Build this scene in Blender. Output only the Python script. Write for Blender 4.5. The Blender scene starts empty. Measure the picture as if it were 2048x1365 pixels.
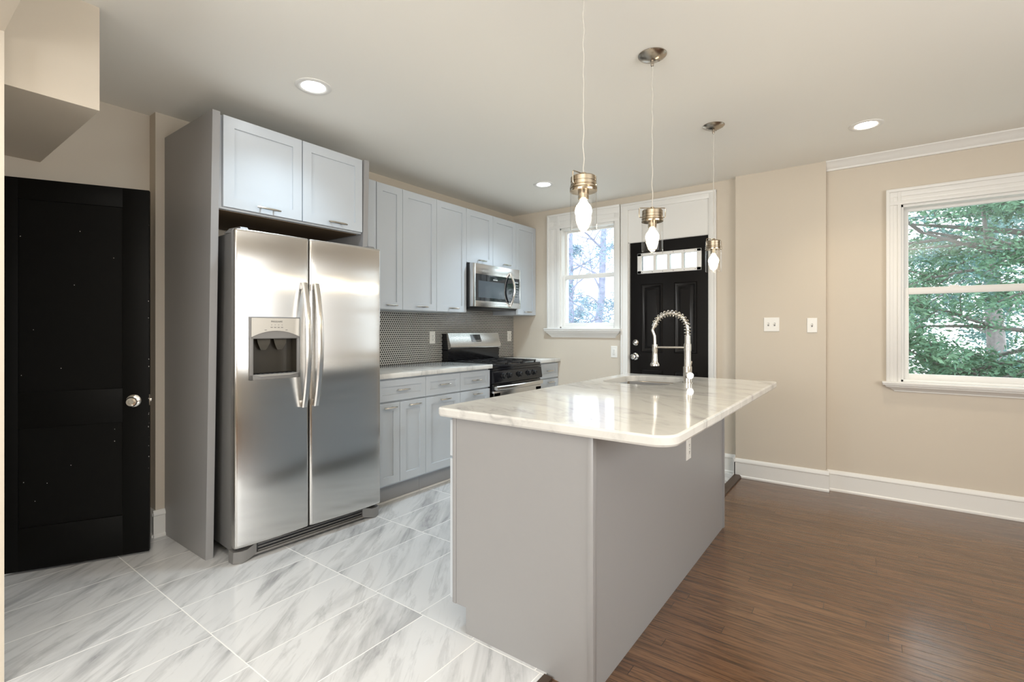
import bpy, bmesh, math, random
from mathutils import Vector, Matrix
random.seed(7)
C = bpy.context.scene.collection
S = bpy.context.scene
PI = math.pi
# ------------------------------------------------------------------ camera, world, exposure
cam_d = bpy.data.cameras.new('camera')
cam_d.sensor_width = 36.0
cam_d.lens = 981.2 / 2048 * 36
cam_d.shift_y = (659.7 - 682.5) / 2048
cam_d.clip_start = 0.02
cam = bpy.data.objects.new('camera', cam_d); C.objects.link(cam)
cam.location = (0, 0, 1.24)
cam.rotation_euler = (PI / 2, 0, math.radians(36.414))
S.camera = cam
w = bpy.data.worlds.new('sky'); S.world = w
w.use_nodes = True
w.node_tree.nodes['Background'].inputs['Color'].default_value = (0.86, 0.93, 1.0, 1)
w.node_tree.nodes['Background'].inputs['Strength'].default_value = 4.6
S.view_settings.view_transform = 'Standard'
S.view_settings.look = 'None'
S.view_settings.exposure = -0.02
S.view_settings.gamma = 1.0
S.view_settings.use_curve_mapping = False
try:
    S.cycles.use_denoising = True
    S.cycles.max_bounces = 10
    S.cycles.transparent_max_bounces = 16
    S.cycles.sample_clamp_indirect = 6
    S.cycles.caustics_reflective = False
    S.cycles.caustics_refractive = False
except Exception:
    pass

def area_lamp(name, loc, rot, sx, sy, watts, col, spread=PI):
    d = bpy.data.lights.new(name, 'AREA')
    d.shape = 'RECTANGLE'; d.size = sx; d.size_y = sy
    d.energy = watts; d.color = col; d.spread = spread
    o = bpy.data.objects.new(name, d); C.objects.link(o)
    o.location = loc; o.rotation_euler = rot
    return o
# added fill light behind the camera; the front wall has no window
area_lamp('front_fill', (-0.95, -2.9, 1.5), (PI / 2, 0, 0), 2.7, 1.7, 112, (0.97, 0.99, 1.0))
area_lamp('side_fill', (2.25, 1.2, 1.5), (0, PI / 2, 0), 1.5, 2.4, 72, (0.95, 0.98, 1.0))  # unseen fill added at right, brightens the soffit and cabinet fronts
# upward fill added behind the camera to lift the ceiling, no fixture
area_lamp('ceiling_fill', (0.3, -0.9, 1.75), (PI, 0, 0), 1.0, 1.0, 54, (1.0, 0.97, 0.90))

# dining-side downlight and a spot added to fill the left, both above the frame
def down_lamp(name, loc, watts, col):
    d = bpy.data.lights.new(name, 'SPOT'); d.energy = watts; d.color = col; d.shadow_soft_size = 0.055
    d.spot_size = math.radians(140); d.spot_blend = 1.0
    o = bpy.data.objects.new(name, d); C.objects.link(o); o.location = loc
down_lamp('dining_downlight', (-0.04, 1.48, 2.52), 34, (1.0, 0.86, 0.66))
down_lamp('left_fill_spot', (-1.75, 0.42, 2.52), 42, (1.0, 0.95, 0.88))

# ------------------------------------------------------------------ materials
def mat(name, col, rough=0.5, metal=0.0, spec=0.5, coat=0.0, **kw):
    m = bpy.data.materials.new(name); m.use_nodes = True
    b = m.node_tree.nodes['Principled BSDF']
    b.inputs['Base Color'].default_value = (*col, 1)
    b.inputs['Roughness'].default_value = rough
    b.inputs['Metallic'].default_value = metal
    b.inputs['Specular IOR Level'].default_value = spec
    b.inputs['Coat Weight'].default_value = coat
    for k, v in kw.items():
        b.inputs[k.replace('_', ' ')].default_value = v
    return m
class NT:
    """small helper for node graphs"""
    def __init__(s, m):
        s.m = m; s.t = m.node_tree; s.b = s.t.nodes.get('Principled BSDF')
    def n(s, kind, **kw):
        x = s.t.nodes.new(kind)
        for k, v in kw.items(): setattr(x, k, v)
        return x
    def l(s, a, b): s.t.links.new(a, b)
    def math(s, op, a, b=None, c=None):
        x = s.n('ShaderNodeMath', operation=op)
        for i, v in enumerate((a, b, c)):
            if v is None: continue
            if isinstance(v, (int, float)): x.inputs[i].default_value = v
            else: s.l(v, x.inputs[i])
        return x.outputs[0]
    def obj(s): return s.n('ShaderNodeTexCoord').outputs['Object']
    def geo(s): return s.n('ShaderNodeNewGeometry').outputs['Position']
    def map(s, v, scale=(1, 1, 1), rot=(0, 0, 0), loc=(0, 0, 0)):
        x = s.n('ShaderNodeMapping')
        x.inputs['Scale'].default_value = scale; x.inputs['Rotation'].default_value = rot; x.inputs['Location'].default_value = loc
        s.l(v, x.inputs['Vector']); return x.outputs[0]
    def noise(s, v, scale=5, detail=4, rough=0.5, dist=0.0):
        x = s.n('ShaderNodeTexNoise')
        x.inputs['Scale'].default_value = scale; x.inputs['Detail'].default_value = detail
        x.inputs['Roughness'].default_value = rough; x.inputs['Distortion'].default_value = dist
        if v is not None: s.l(v, x.inputs['Vector'])
        return x.outputs['Fac']
    def ramp(s, f, stops):
        x = s.n('ShaderNodeValToRGB'); e = x.color_ramp.elements
        while len(e) < len(stops): e.new(0.5)
        for el, (p, c) in zip(e, stops):
            el.position = p; el.color = (*c, 1) if len(c) == 3 else c
        s.l(f, x.inputs['Fac']); return x.outputs['Color']
    def mix(s, f, a, b):
        x = s.n('ShaderNodeMix', data_type='RGBA')
        for sock, v in ((x.inputs[0], f), (x.inputs[6], a), (x.inputs[7], b)):
            if isinstance(v, (int, float)): sock.default_value = v
            elif isinstance(v, tuple): sock.default_value = (*v, 1)
            else: s.l(v, sock)
        return x.outputs[2]
    def bump(s, h, strength=0.1, dist=0.01):
        x = s.n('ShaderNodeBump'); x.inputs['Strength'].default_value = strength; x.inputs['Distance'].default_value = dist
        s.l(h, x.inputs['Height']); s.l(x.outputs[0], s.b.inputs['Normal'])

def paint(name, col, rough, bump=0.04, scale=160, **kw):
    m = mat(name, col, rough, **kw); t = NT(m)
    f = t.noise(t.geo(), scale, 2)
    t.bump(f, bump, 0.002)
    return m
WALL = paint('beige_wall_paint', (0.62, 0.55, 0.455), 0.55)
CEIL = paint('ceiling_paint', (0.88, 0.858, 0.80), 0.7)
TRIM = paint('white_trim_paint', (0.80, 0.785, 0.75), 0.35, 0.01)
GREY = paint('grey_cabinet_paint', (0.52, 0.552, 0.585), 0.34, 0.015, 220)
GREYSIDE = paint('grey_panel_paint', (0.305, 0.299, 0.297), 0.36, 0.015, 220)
KICK = paint('grey_toe_kick', (0.34, 0.34, 0.345), 0.42, 0.01)
BLACKP = paint('black_door_paint', (0.0035, 0.0035, 0.0032), 0.5, 0.03, 90, spec=0.14)
BLACKG = paint('black_gloss_door_paint', (0.005, 0.004, 0.0036), 0.22, 0.01, 90, spec=0.22)
RAWWOOD = mat('raw_plywood', (0.16, 0.10, 0.05), 0.7)
NICKEL = mat('brushed_nickel', (0.66, 0.63, 0.58), 0.2, 1.0)
CHROME = mat('polished_chrome', (0.86, 0.84, 0.80), 0.09, 1.0)
BRONZE = mat('satin_nickel_dark', (0.42, 0.37, 0.31), 0.24, 1.0)
BRASS = mat('warm_nickel_cap', (0.44, 0.37, 0.28), 0.2, 1.0)
PLAST = mat('white_plastic', (0.82, 0.80, 0.75), 0.35)
SLOT = mat('dark_slot', (0.03, 0.03, 0.03), 0.6)
BLACKPL = mat('black_plastic', (0.012, 0.012, 0.013), 0.35)
BLACKGL = mat('black_glass', (0.008, 0.009, 0.011), 0.04, spec=0.6)
IRON = mat('cast_iron', (0.015, 0.015, 0.017), 0.3)
ENAMEL = mat('black_enamel', (0.008, 0.008, 0.010), 0.12)
GREYPL = mat('grey_plastic', (0.20, 0.19, 0.18), 0.4)
SILVPL = mat('silver_plastic', (0.58, 0.55, 0.50), 0.32, 0.55)
GASKET = mat('grey_gasket', (0.07, 0.065, 0.06), 0.6)
FRSIDE = mat('fridge_side_grey', (0.19, 0.185, 0.18), 0.4, 0.2)
PADDLE = mat('smoked_paddle', (0.075, 0.068, 0.055), 0.2)
FOOT = mat('foot_cover_grey', (0.27, 0.26, 0.25), 0.35, 0.5)
DISPIN = mat('dispenser_cavity', (0.035, 0.03, 0.022), 0.25)
CORD = mat('clear_cord', (0.60, 0.57, 0.51), 0.2)
def steel(name, col, rough, aniso, axis_rot=0.25):
    m = mat(name, col, rough, 1.0); t = NT(m)
    t.b.inputs['Anisotropic'].default_value = aniso
    tg = t.n('ShaderNodeCombineXYZ'); tg.inputs[0].default_value = 0.05; tg.inputs[1].default_value = 1.0   # grain runs upright, so light smears sideways
    t.l(tg.outputs[0], t.b.inputs['Tangent'])
    t.b.inputs['Anisotropic Rotation'].default_value = axis_rot
    return m
STEELF = steel('fridge_stainless', (0.62, 0.605, 0.58), 0.19, 1.0, 0.0)
STEEL = mat('stainless', (0.62, 0.61, 0.60), 0.22, 1.0)
STEELH = mat('stainless_handle', (0.68, 0.66, 0.63), 0.25, 1.0)
STEELS = mat('stainless_sink', (0.34, 0.29, 0.23), 0.3, 1.0)

def glassy(name, tint, edge=0.6, rough=0.0, base=0.035):
    m = bpy.data.materials.new(name); m.use_nodes = True; t = NT(m); t.t.nodes.clear()
    o = t.n('ShaderNodeOutputMaterial'); tr = t.n('ShaderNodeBsdfTransparent'); gl = t.n('ShaderNodeBsdfGlossy')
    tr.inputs['Color'].default_value = (*tint, 1); gl.inputs['Roughness'].default_value = rough
    lw = t.n('ShaderNodeLayerWeight'); lw.inputs['Blend'].default_value = 0.5
    refl = t.math('MULTIPLY_ADD', t.math('POWER', lw.outputs['Facing'], 3.0), edge, base)
    mx = t.n('ShaderNodeMixShader')
    t.l(refl, mx.inputs[0]); t.l(tr.outputs[0], mx.inputs[1]); t.l(gl.outputs[0], mx.inputs[2]); t.l(mx.outputs[0], o.inputs[0])
    return m
PANE = glassy('window_glass', (0.96, 0.98, 0.98))
JAR = glassy('clear_jar_glass', (0.97, 0.965, 0.955), 0.55, 0.0, 0.024)

def emit(name, col, strength):
    m = bpy.data.materials.new(name); m.use_nodes = True; t = NT(m); t.t.nodes.clear()
    o = t.n('ShaderNodeOutputMaterial'); e = t.n('ShaderNodeEmission')
    e.inputs['Color'].default_value = (*col, 1); e.inputs['Strength'].default_value = strength
    t.l(e.outputs[0], o.inputs[0]); return m
BULB = emit('lit_bulb', (1.0, 0.86, 0.62), 95)
LEDC = emit('lit_cool_diffuser', (0.92, 0.97, 1.0), 30)
LEDW = emit('lit_warm_diffuser', (1.0, 0.90, 0.74), 30)

# marble-look porcelain tile
def tile_mat():
    m = mat('marble_floor_tile', (0.8, 0.8, 0.8), 0.16, spec=0.5); t = NT(m)
    p = t.geo(); sx = t.n('ShaderNodeSeparateXYZ'); t.l(p, sx.inputs[0])
    X, Y = sx.outputs[0], sx.outputs[1]
    v = t.math('DIVIDE', t.math('SUBTRACT', Y, 0.88 - 0.605 * 8), 0.605)
    iy = t.math('FLOOR', v); fy = t.math('FRACT', v)
    u = t.math('ADD', t.math('DIVIDE', t.math('ADD', X, 2.89 + 0.302 * 20), 0.302), t.math('MULTIPLY', iy, 0.08))
    ix = t.math('FLOOR', u); fx = t.math('FRACT', u)
    cx = t.n('ShaderNodeCombineXYZ'); t.l(ix, cx.inputs[0]); t.l(iy, cx.inputs[1])
    wn = t.n('ShaderNodeTexWhiteNoise', noise_dimensions='2D'); t.l(cx.outputs[0], wn.inputs['Vector'])
    off = t.n('ShaderNodeVectorMath', operation='MULTIPLY_ADD')
    t.l(wn.outputs['Color'], off.inputs[0]); off.inputs[1].default_value = (9, 9, 0); t.l(p, off.inputs[2])
    r1 = t.map(off.outputs[0], (1, 1, 1), (0, 0, math.radians(-125)))
    a = t.noise(t.map(r1, (1.25, 6.6, 1)), 1.0, 5, 0.62, 0.7)
    b = t.noise(t.map(r1, (2.4, 15, 1), loc=(4, 2, 0)), 1.0, 6, 0.65, 0.9)
    va = t.ramp(a, [(0.0, (0, 0, 0)), (0.48, (0, 0, 0)), (0.60, (0.55, 0.55, 0.55)), (0.68, (1, 1, 1)), (1.0, (0.3, 0.3, 0.3))])
    vb = t.ramp(b, [(0.0, (0, 0, 0)), (0.53, (0, 0, 0)), (0.62, (1, 1, 1)), (0.70, (0.2, 0.2, 0.2)), (1.0, (0, 0, 0))])
    amt = t.math('MINIMUM', t.math('ADD', t.math('MULTIPLY', va, 0.58), t.math('MULTIPLY', vb, 0.30)), 1.0)
    col = t.mix(amt, (0.64, 0.64, 0.64), (0.25, 0.25, 0.258))
    ex = t.math('MINIMUM', fx, t.math('SUBTRACT', 1.0, fx)); ey = t.math('MINIMUM', fy, t.math('SUBTRACT', 1.0, fy))
    d = t.math('MINIMUM', t.math('MULTIPLY', ex, 0.302), t.math('MULTIPLY', ey, 0.605))
    g = t.math('LESS_THAN', d, 0.0022)
    t.l(t.mix(g, col, (0.82, 0.81, 0.78)), t.b.inputs['Base Color'])
    t.l(t.math('ADD', t.math('MULTIPLY', g, 0.4), 0.15), t.b.inputs['Roughness'])
    t.bump(t.math('MINIMUM', t.math('DIVIDE', d, 0.003), 1.0), 0.25, 0.001)
    return m
TILE = tile_mat()

def wood_mat():
    m = mat('dark_oak_floor', (0.1, 0.06, 0.04), 0.3, spec=0.8); t = NT(m)
    p = t.geo(); sx = t.n('ShaderNodeSeparateXYZ'); t.l(p, sx.inputs[0])
    X, Y = sx.outputs[0], sx.outputs[1]
    v = t.math('DIVIDE', t.math('ADD', Y, 20), 0.0572)
    iy = t.math('FLOOR', v); fy = t.math('FRACT', v)
    w1 = t.n('ShaderNodeTexWhiteNoise', noise_dimensions='1D'); t.l(iy, w1.inputs['W'])
    u = t.math('ADD', t.math('DIVIDE', t.math('ADD', X, 20), 1.15), t.math('MULTIPLY', w1.outputs['Value'], 7))
    ix = t.math('FLOOR', u); fx = t.math('FRACT', u)
    cx = t.n('ShaderNodeCombineXYZ'); t.l(ix, cx.inputs[0]); t.l(iy, cx.inputs[1])
    wn = t.n('ShaderNodeTexWhiteNoise', noise_dimensions='2D'); t.l(cx.outputs[0], wn.inputs['Vector'])
    off = t.n('ShaderNodeVectorMath', operation='MULTIPLY_ADD')
    t.l(wn.outputs['Color'], off.inputs[0]); off.inputs[1].default_value = (7, 7, 0); t.l(p, off.inputs[2])
    g1 = t.noise(t.map(off.outputs[0], (2.2, 34, 1)), 1.0, 6, 0.62, 1.6)
    g2 = t.noise(t.map(off.outputs[0], (7, 190, 1)), 1.0, 4, 0.6, 0.2)
    base = t.ramp(wn.outputs['Value'], [(0, (0.128, 0.064, 0.033)), (0.5, (0.150, 0.077, 0.039)), (1, (0.175, 0.092, 0.047))])
    dk = t.ramp(g1, [(0.0, (0.35, 0.35, 0.35)), (0.40, (0.62, 0.62, 0.62)), (0.50, (1, 1, 1)), (0.72, (1.15, 1.15, 1.15)), (1, (0.8, 0.8, 0.8))])
    mm = t.n('ShaderNodeMix', data_type='RGBA', blend_type='MULTIPLY'); mm.inputs[0].default_value = 1
    t.l(base, mm.inputs[6]); t.l(dk, mm.inputs[7])
    m2 = t.n('ShaderNodeMix', data_type='RGBA', blend_type='MULTIPLY'); m2.inputs[0].default_value = 1
    t.l(mm.outputs[2], m2.inputs[6]); t.l(t.ramp(g2, [(0.34, (0.48, 0.48, 0.48)), (0.5, (1.0, 1.0, 1.0)), (0.7, (1.12, 1.12, 1.12))]), m2.inputs[7])
    ey = t.math('MULTIPLY', t.math('MINIMUM', fy, t.math('SUBTRACT', 1.0, fy)), 0.0572)
    ex = t.math('MULTIPLY', t.math('MINIMUM', fx, t.math('SUBTRACT', 1.0, fx)), 1.15)
    d = t.math('MINIMUM', ex, ey); g = t.math('LESS_THAN', d, 0.0009)
    t.l(t.mix(g, m2.outputs[2], (0.02, 0.011, 0.007)), t.b.inputs['Base Color'])
    t.l(t.math('ADD', t.math('MULTIPLY', g2, 0.12), 0.15), t.b.inputs['Roughness'])
    t.bump(t.math('ADD', t.math('MULTIPLY', g2, 0.25), t.math('MINIMUM', t.math('DIVIDE', d, 0.002), 1.0)), 0.22, 0.001)
    return m
WOOD = wood_mat()
WOODT = mat('dark_oak_strip', (0.06, 0.036, 0.022), 0.4)

def marble_mat():
    m = mat('white_marble', (0.8, 0.79, 0.76), 0.07, spec=0.42); t = NT(m)
    p = t.geo()
    r = t.map(p, (1, 1, 1), (0, 0, math.radians(28)))
    a = t.noise(t.map(r, (1.7, 4.2, 2)), 1.0, 6, 0.62, 1.3)
    b = t.noise(t.map(r, (5, 12, 5)), 1.0, 6, 0.66, 1.0)
    va = t.ramp(a, [(0.0, (0, 0, 0)), (0.46, (0.05, 0.05, 0.05)), (0.60, (0.8, 0.8, 0.8)), (0.72, (0.5, 0.5, 0.5)), (1, (0, 0, 0))])
    vb = t.ramp(b, [(0.0, (0, 0, 0)), (0.5, (0.1, 0.1, 0.1)), (0.64, (1, 1, 1)), (1, (0.2, 0.2, 0.2))])
    amt = t.math('MULTIPLY', va, t.math('ADD', t.math('MULTIPLY', vb, 0.75), 0.25))
    t.l(t.mix(amt, (0.69, 0.675, 0.635), (0.37, 0.36, 0.35)), t.b.inputs['Base Color'])
    return m
MARBLE = marble_mat()

def penny_mat():
    m = mat('penny_tile', (0.02, 0.02, 0.02), 0.15); t = NT(m)
    p = t.geo(); sx = t.n('ShaderNodeSeparateXYZ'); t.l(p, sx.inputs[0])
    Y, Z = t.math('DIVIDE', t.math('ADD', sx.outputs[1], 10), 0.0213), t.math('DIVIDE', t.math('ADD', sx.outputs[2], 10), 0.0213 * math.sqrt(3))
    def lattice(o):
        fy = t.math('SUBTRACT', t.math('FRACT', t.math('ADD', Y, o)), 0.5)
        fz = t.math('MULTIPLY', t.math('SUBTRACT', t.math('FRACT', t.math('ADD', Z, o)), 0.5), math.sqrt(3))
        return t.math('SQRT', t.math('ADD', t.math('MULTIPLY', fy, fy), t.math('MULTIPLY', fz, fz)))
    d = t.math('MINIMUM', lattice(0.0), lattice(0.5))
    k = t.math('LESS_THAN', d, 0.375)
    t.l(t.mix(k, (0.62, 0.595, 0.55), (0.028, 0.027, 0.027)), t.b.inputs['Base Color'])
    t.l(t.math('SUBTRACT', 0.7, t.math('MULTIPLY', k, 0.52)), t.b.inputs['Roughness'])
    t.bump(t.ramp(d, [(0.30, (1, 1, 1)), (0.42, (0, 0, 0))]), 0.5, 0.002)
    return m
PENNY = penny_mat()

def leaf_mat(name, c1, c2):
    m = mat(name, c1, 0.6, spec=0.3); t = NT(m)
    f = t.noise(t.geo(), 9, 3)
    t.l(t.ramp(f, [(0.3, c1), (0.7, c2)]), t.b.inputs['Base Color'])
    return m
BARK = leaf_mat('grey_bark', (0.12, 0.11, 0.105), (0.23, 0.21, 0.205))
LEAFG = leaf_mat('evergreen_foliage', (0.070, 0.175, 0.115), (0.20, 0.35, 0.22))
LEAFB = leaf_mat('blue_green_foliage', (0.06, 0.145, 0.135), (0.15, 0.28, 0.26))
LEAFP = leaf_mat('hazed_pine_foliage', (0.15, 0.24, 0.31), (0.27, 0.38, 0.45))  # window glare and haze put into the colour as pale blue
BARKP = leaf_mat('hazed_bark', (0.19, 0.20, 0.28), (0.31, 0.32, 0.42))  # same glare and haze mixed into the bark colour
GROUND = leaf_mat('dry_lawn', (0.55, 0.52, 0.47), (0.75, 0.73, 0.68))

# ------------------------------------------------------------------ mesh helpers
class M:
    def __init__(s): s.bm = bmesh.new(); s.boxed = False
    def box(s, x0, x1, y0, y1, z0, z1, bev=0.0, seg=2):
        mtx = Matrix.Translation(((x0 + x1) / 2, (y0 + y1) / 2, (z0 + z1) / 2)) @ Matrix.Diagonal((abs(x1 - x0), abs(y1 - y0), abs(z1 - z0), 1))
        r = bmesh.ops.create_cube(s.bm, size=1, matrix=mtx)
        if bev > 0:
            s.boxed = True
            ed = list({e for v in r['verts'] for e in v.link_edges})
            bmesh.ops.bevel(s.bm, geom=ed, offset=bev, segments=seg, affect='EDGES', profile=0.5)
        return s
    def loops(s, loops, close0=True, close1=True):
        """skin between successive closed loops of points"""
        vv = [[s.bm.verts.new(p) for p in lp] for lp in loops]
        n = len(vv[0])
        for a, b in zip(vv, vv[1:]):
            for i in range(n):
                j = (i + 1) % n
                try: s.bm.faces.new((a[i], a[j], b[j], b[i]))
                except ValueError: pass
        if close0: s.bm.faces.new(vv[0][::-1])
        if close1: s.bm.faces.new(vv[-1])
        return s
    def lathe(s, prof, c=(0, 0, 0), n=24, axis='z', caps=(True, True)):
        lp = []
        for r, h in prof:
            ring = []
            for i in range(n):
                a = 2 * PI * i / n; u, v = r * math.cos(a), r * math.sin(a)
                p = {'z': (u, v, h), 'x': (h, u, v), 'y': (u, h, v)}[axis]
                ring.append((c[0] + p[0], c[1] + p[1], c[2] + p[2]))
            lp.append(ring)
        return s.loops(lp, *caps)
    def tube(s, path, r, n=10, caps=True, flat=1.0):
        P = [Vector(p) for p in path]; k = len(P)
        rr = r if isinstance(r, (list, tuple)) else [r] * k
        T = [(P[min(i + 1, k - 1)] - P[max(i - 1, 0)]).normalized() for i in range(k)]
        up = Vector((0, 0, 1)) if abs(T[0].z) < 0.9 else Vector((1, 0, 0))
        u = (up - T[0] * up.dot(T[0])).normalized(); lp = []
        for i in range(k):
            u = (u - T[i] * u.dot(T[i])).normalized(); v = T[i].cross(u)
            lp.append([tuple(P[i] + (u * math.cos(2 * PI * j / n) * flat + v * math.sin(2 * PI * j / n)) * rr[i]) for j in range(n)])
        return s.loops(lp, caps, caps)
    def prism(s, poly, a, b, axis='y'):
        """extrude a 2-D polygon along an axis"""
        def P(u, v, t): return {'y': (u, t, v), 'x': (t, u, v), 'z': (u, v, t)}[axis]
        return s.loops([[P(u, v, a) for u, v in poly], [P(u, v, b) for u, v in poly]])
    def nest(s, u0, u1, v0, v1, rings, mp):
        """rings of (inset, height) rectangles, both ends capped"""
        return s.loops([[mp(u0 + i, v0 + i, h), mp(u1 - i, v0 + i, h), mp(u1 - i, v1 - i, h), mp(u0 + i, v1 - i, h)] for i, h in rings])
    def sphere(s, c, r, n=16, sc=(1, 1, 1)):
        bmesh.ops.create_uvsphere(s.bm, u_segments=n, v_segments=max(8, n // 2), radius=r,
                                  matrix=Matrix.Translation(c) @ Matrix.Diagonal((*sc, 1)))
        return s
    def build(s, name, m, parent=None, smooth=True, angle=None):
        angle = angle or (26 if s.boxed else 38)          # flat faces stay flat beside their bevels
        bmesh.ops.recalc_face_normals(s.bm, faces=s.bm.faces)
        me = bpy.data.meshes.new(name); s.bm.to_mesh(me); s.bm.free()
        if smooth and len(me.polygons):
            me.polygons.foreach_set('use_smooth', [True] * len(me.polygons))
            me.set_sharp_from_angle(angle=math.radians(angle))
        me.materials.append(m)
        o = bpy.data.objects.new(name, me); C.objects.link(o)
        if parent: o.parent = parent
        return o
def tag(o, label=None, cat=None, group=None, kind=None):
    for k, v in (('label', label), ('category', cat), ('group', group), ('kind', kind)):
        if v: o[k] = v
    return o
def thing(name, label, cat, loc=(0, 0, 0), rotz=0.0, group=None, kind=None):
    o = bpy.data.objects.new(name, None); C.objects.link(o); o.empty_display_size = 0.05
    o.location = loc; o.rotation_euler = (0, 0, rotz)
    return tag(o, label, cat, group, kind)
def struct(name, m, mt, label=None):
    return tag(m.build(name, mt), label, None, None, 'structure')
def dup(root, loc, label, rotz=None):
    r = root.copy(); C.objects.link(r); r.location = loc; r['label'] = label
    if rotz is not None: r.rotation_euler = (0, 0, rotz)
    for ch in list(root.children):
        c = ch.copy(); C.objects.link(c); c.parent = r
        for g in ch.children:
            d = g.copy(); C.objects.link(d); d.parent = c
    return r
def text_mesh(name, body, size, m, parent, mtx):
    cu = bpy.data.curves.new(name, 'FONT'); cu.body = body; cu.size = size; cu.align_x = 'CENTER'; cu.align_y = 'CENTER'; cu.extrude = 0.0002
    t = bpy.data.objects.new('tmp', cu); C.objects.link(t)
    me = bpy.data.meshes.new_from_object(t.evaluated_get(bpy.context.evaluated_depsgraph_get()))
    C.objects.unlink(t); bpy.data.objects.remove(t)
    me.name = name; me.transform(mtx); me.materials.clear(); me.materials.append(m)
    o = bpy.data.objects.new(name, me); C.objects.link(o); o.parent = parent
    return o
FX = lambda u, v, h: (h, u, v)          # face looking +x: u along y, v up, h outwards
# ------------------------------------------------------------------ room dimensions
ZC, YW, YP, XL, XN, XR = 2.543, 4.553, 4.494, -3.346, -3.55, 2.3
YF = -3.0                                # far end of the adjoining room behind the camera
XT = -0.95                               # tile / wood boundary
struct('floor', M().box(XT, XR, YF, YW + 0.02, -0.12, -0.010), WOOD)
struct('floor', M().box(XN - 0.05, XT, YF, YW + 0.02, -0.12, 0.0), TILE)
struct('ceiling', M().box(XN - 0.1, XR + 0.1, YF - 0.1, YW + 0.2, ZC, ZC + 0.12), CEIL)
def wall_grid(m, xs, zs, holes, y0, y1):
    for a, b in zip(xs, xs[1:]):
        for c, d in zip(zs, zs[1:]):
            if any(a >= h[0] - 1e-6 and b <= h[1] + 1e-6 and c >= h[2] - 1e-6 and d <= h[3] + 1e-6 for h in holes): continue
            m.box(a, b, y0, y1, c, d)
    return m
W1 = (-2.715, -2.075, 1.255, 2.325); D1 = (-1.945, -1.170, -0.12, 2.100); W2 = (0.155, 1.245, 0.862, 2.150)
xs = sorted({XN - 0.1, XR + 0.1, W1[0], W1[1], D1[0], D1[1], W2[0], W2[1]})
zs = sorted({-0.12, ZC, W1[2], W1[3], D1[3], W2[2], W2[3]})
struct('wall_back', wall_grid(M(), xs, zs, [W1, D1, W2], YW, YW + 0.16), WALL)
struct('wall_pier', M().box(-0.949, -0.298, YP, YW + 0.001, -0.01, ZC), WALL)
struct('wall_left', M().box(XN - 0.1, XL, 2.14, YW, -0.05, ZC), WALL)
struct('wall_column', M().box(XN - 0.1, -3.457, 1.095, 2.14, -0.05, ZC), WALL)
struct('wall_left', M().box(XN - 0.1, XN, YF, 1.095, -0.05, ZC), WALL)
struct('wall_right', M().box(XR, XR + 0.1, YF, YW, -0.12, ZC), WALL)
struct('wall_front', M().box(XN, XR, YF - 0.1, YF, -0.12, ZC), WALL)
struct('wall_partition', M().box(XN, -2.45, 0.20, 0.327, -0.05, ZC).box(-2.45, -1.95, 0.20, 0.327, 2.285, ZC), WALL)
struct('wall_soffit', M().box(XN, -2.522, 0.32, 0.607, 2.126, ZC), WALL)
# baseboards, crown
def board(m, p0, p1, h=0.15, z0=0.0, n=1):
    """baseboard with a moulded cap from p0 to p1, standing proud to the left of the direction"""
    d = Vector((p1[0] - p0[0], p1[1] - p0[1], 0)); q = Vector((-d.y, d.x, 0)).normalized()
    prof = [(0, z0), (0.022, z0), (0.022, z0 + 0.012), (0.014, z0 + 0.02), (0.014, z0 + h - 0.034), (0.018, z0 + h - 0.030), (0.018, z0 + h - 0.018), (0.010, z0 + h - 0.006), (0.006, z0 + h), (0, z0 + h)]
    return m.loops([[(p[0] + q.x * a, p[1] + q.y * a, b) for a, b in prof] for p in (p0, p1)])
struct('baseboard_pier', board(M(), (-0.2762, YP), (-0.957, YP), 0.158, -0.01), TRIM)
m = board(M(), (XR, YW), (-0.298, YW), 0.158, -0.01); board(m, (-0.298, YW), (-0.298, YP - 0.0005), 0.158, -0.01)
struct('baseboard_back', m, TRIM)
m = board(M(), (-0.949, YW), (-1.11, YW), 0.16, 0.0); board(m, (-0.949, YP - 0.014), (-0.949, YW), 0.16, 0.0)
struct('baseboard_door', m, TRIM)
m = board(M(), (-3.45, 1.095), (XN, 1.095), 0.16); board(m, (-3.457, 1.16), (-3.457, 1.081), 0.16)
struct('baseboard_column', m, TRIM)
struct('baseboard_left', board(M(), (XN, 1.095), (XN, 0.45), 0.16), TRIM)
cp = [(0, ZC), (0.062, ZC), (0.062, ZC - 0.008), (0.050, ZC - 0.016), (0.036, ZC - 0.030), (0.026, ZC - 0.046), (0.014, ZC - 0.054), (0.014, ZC - 0.068), (0, ZC - 0.070)]
struct('trim_1', M().loops([[(x, YW - a, b) for a, b in cp] for x in (-0.298, XR)]), TRIM)     # crown moulding
struct('trim_2', M().prism([(XT - 0.005, 0.012), (XT + 0.035, 0.012), (XT + 0.05, 0.002), (XT + 0.05, -0.010), (XT - 0.005, -0.010)], 3.30, YP - 0.015), WOODT)   # floor reducer
struct('trim_3', M().box(XT - 0.004, XT + 0.03, YF, 1.49, -0.01, 0.002, 0.001), WOODT)

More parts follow.
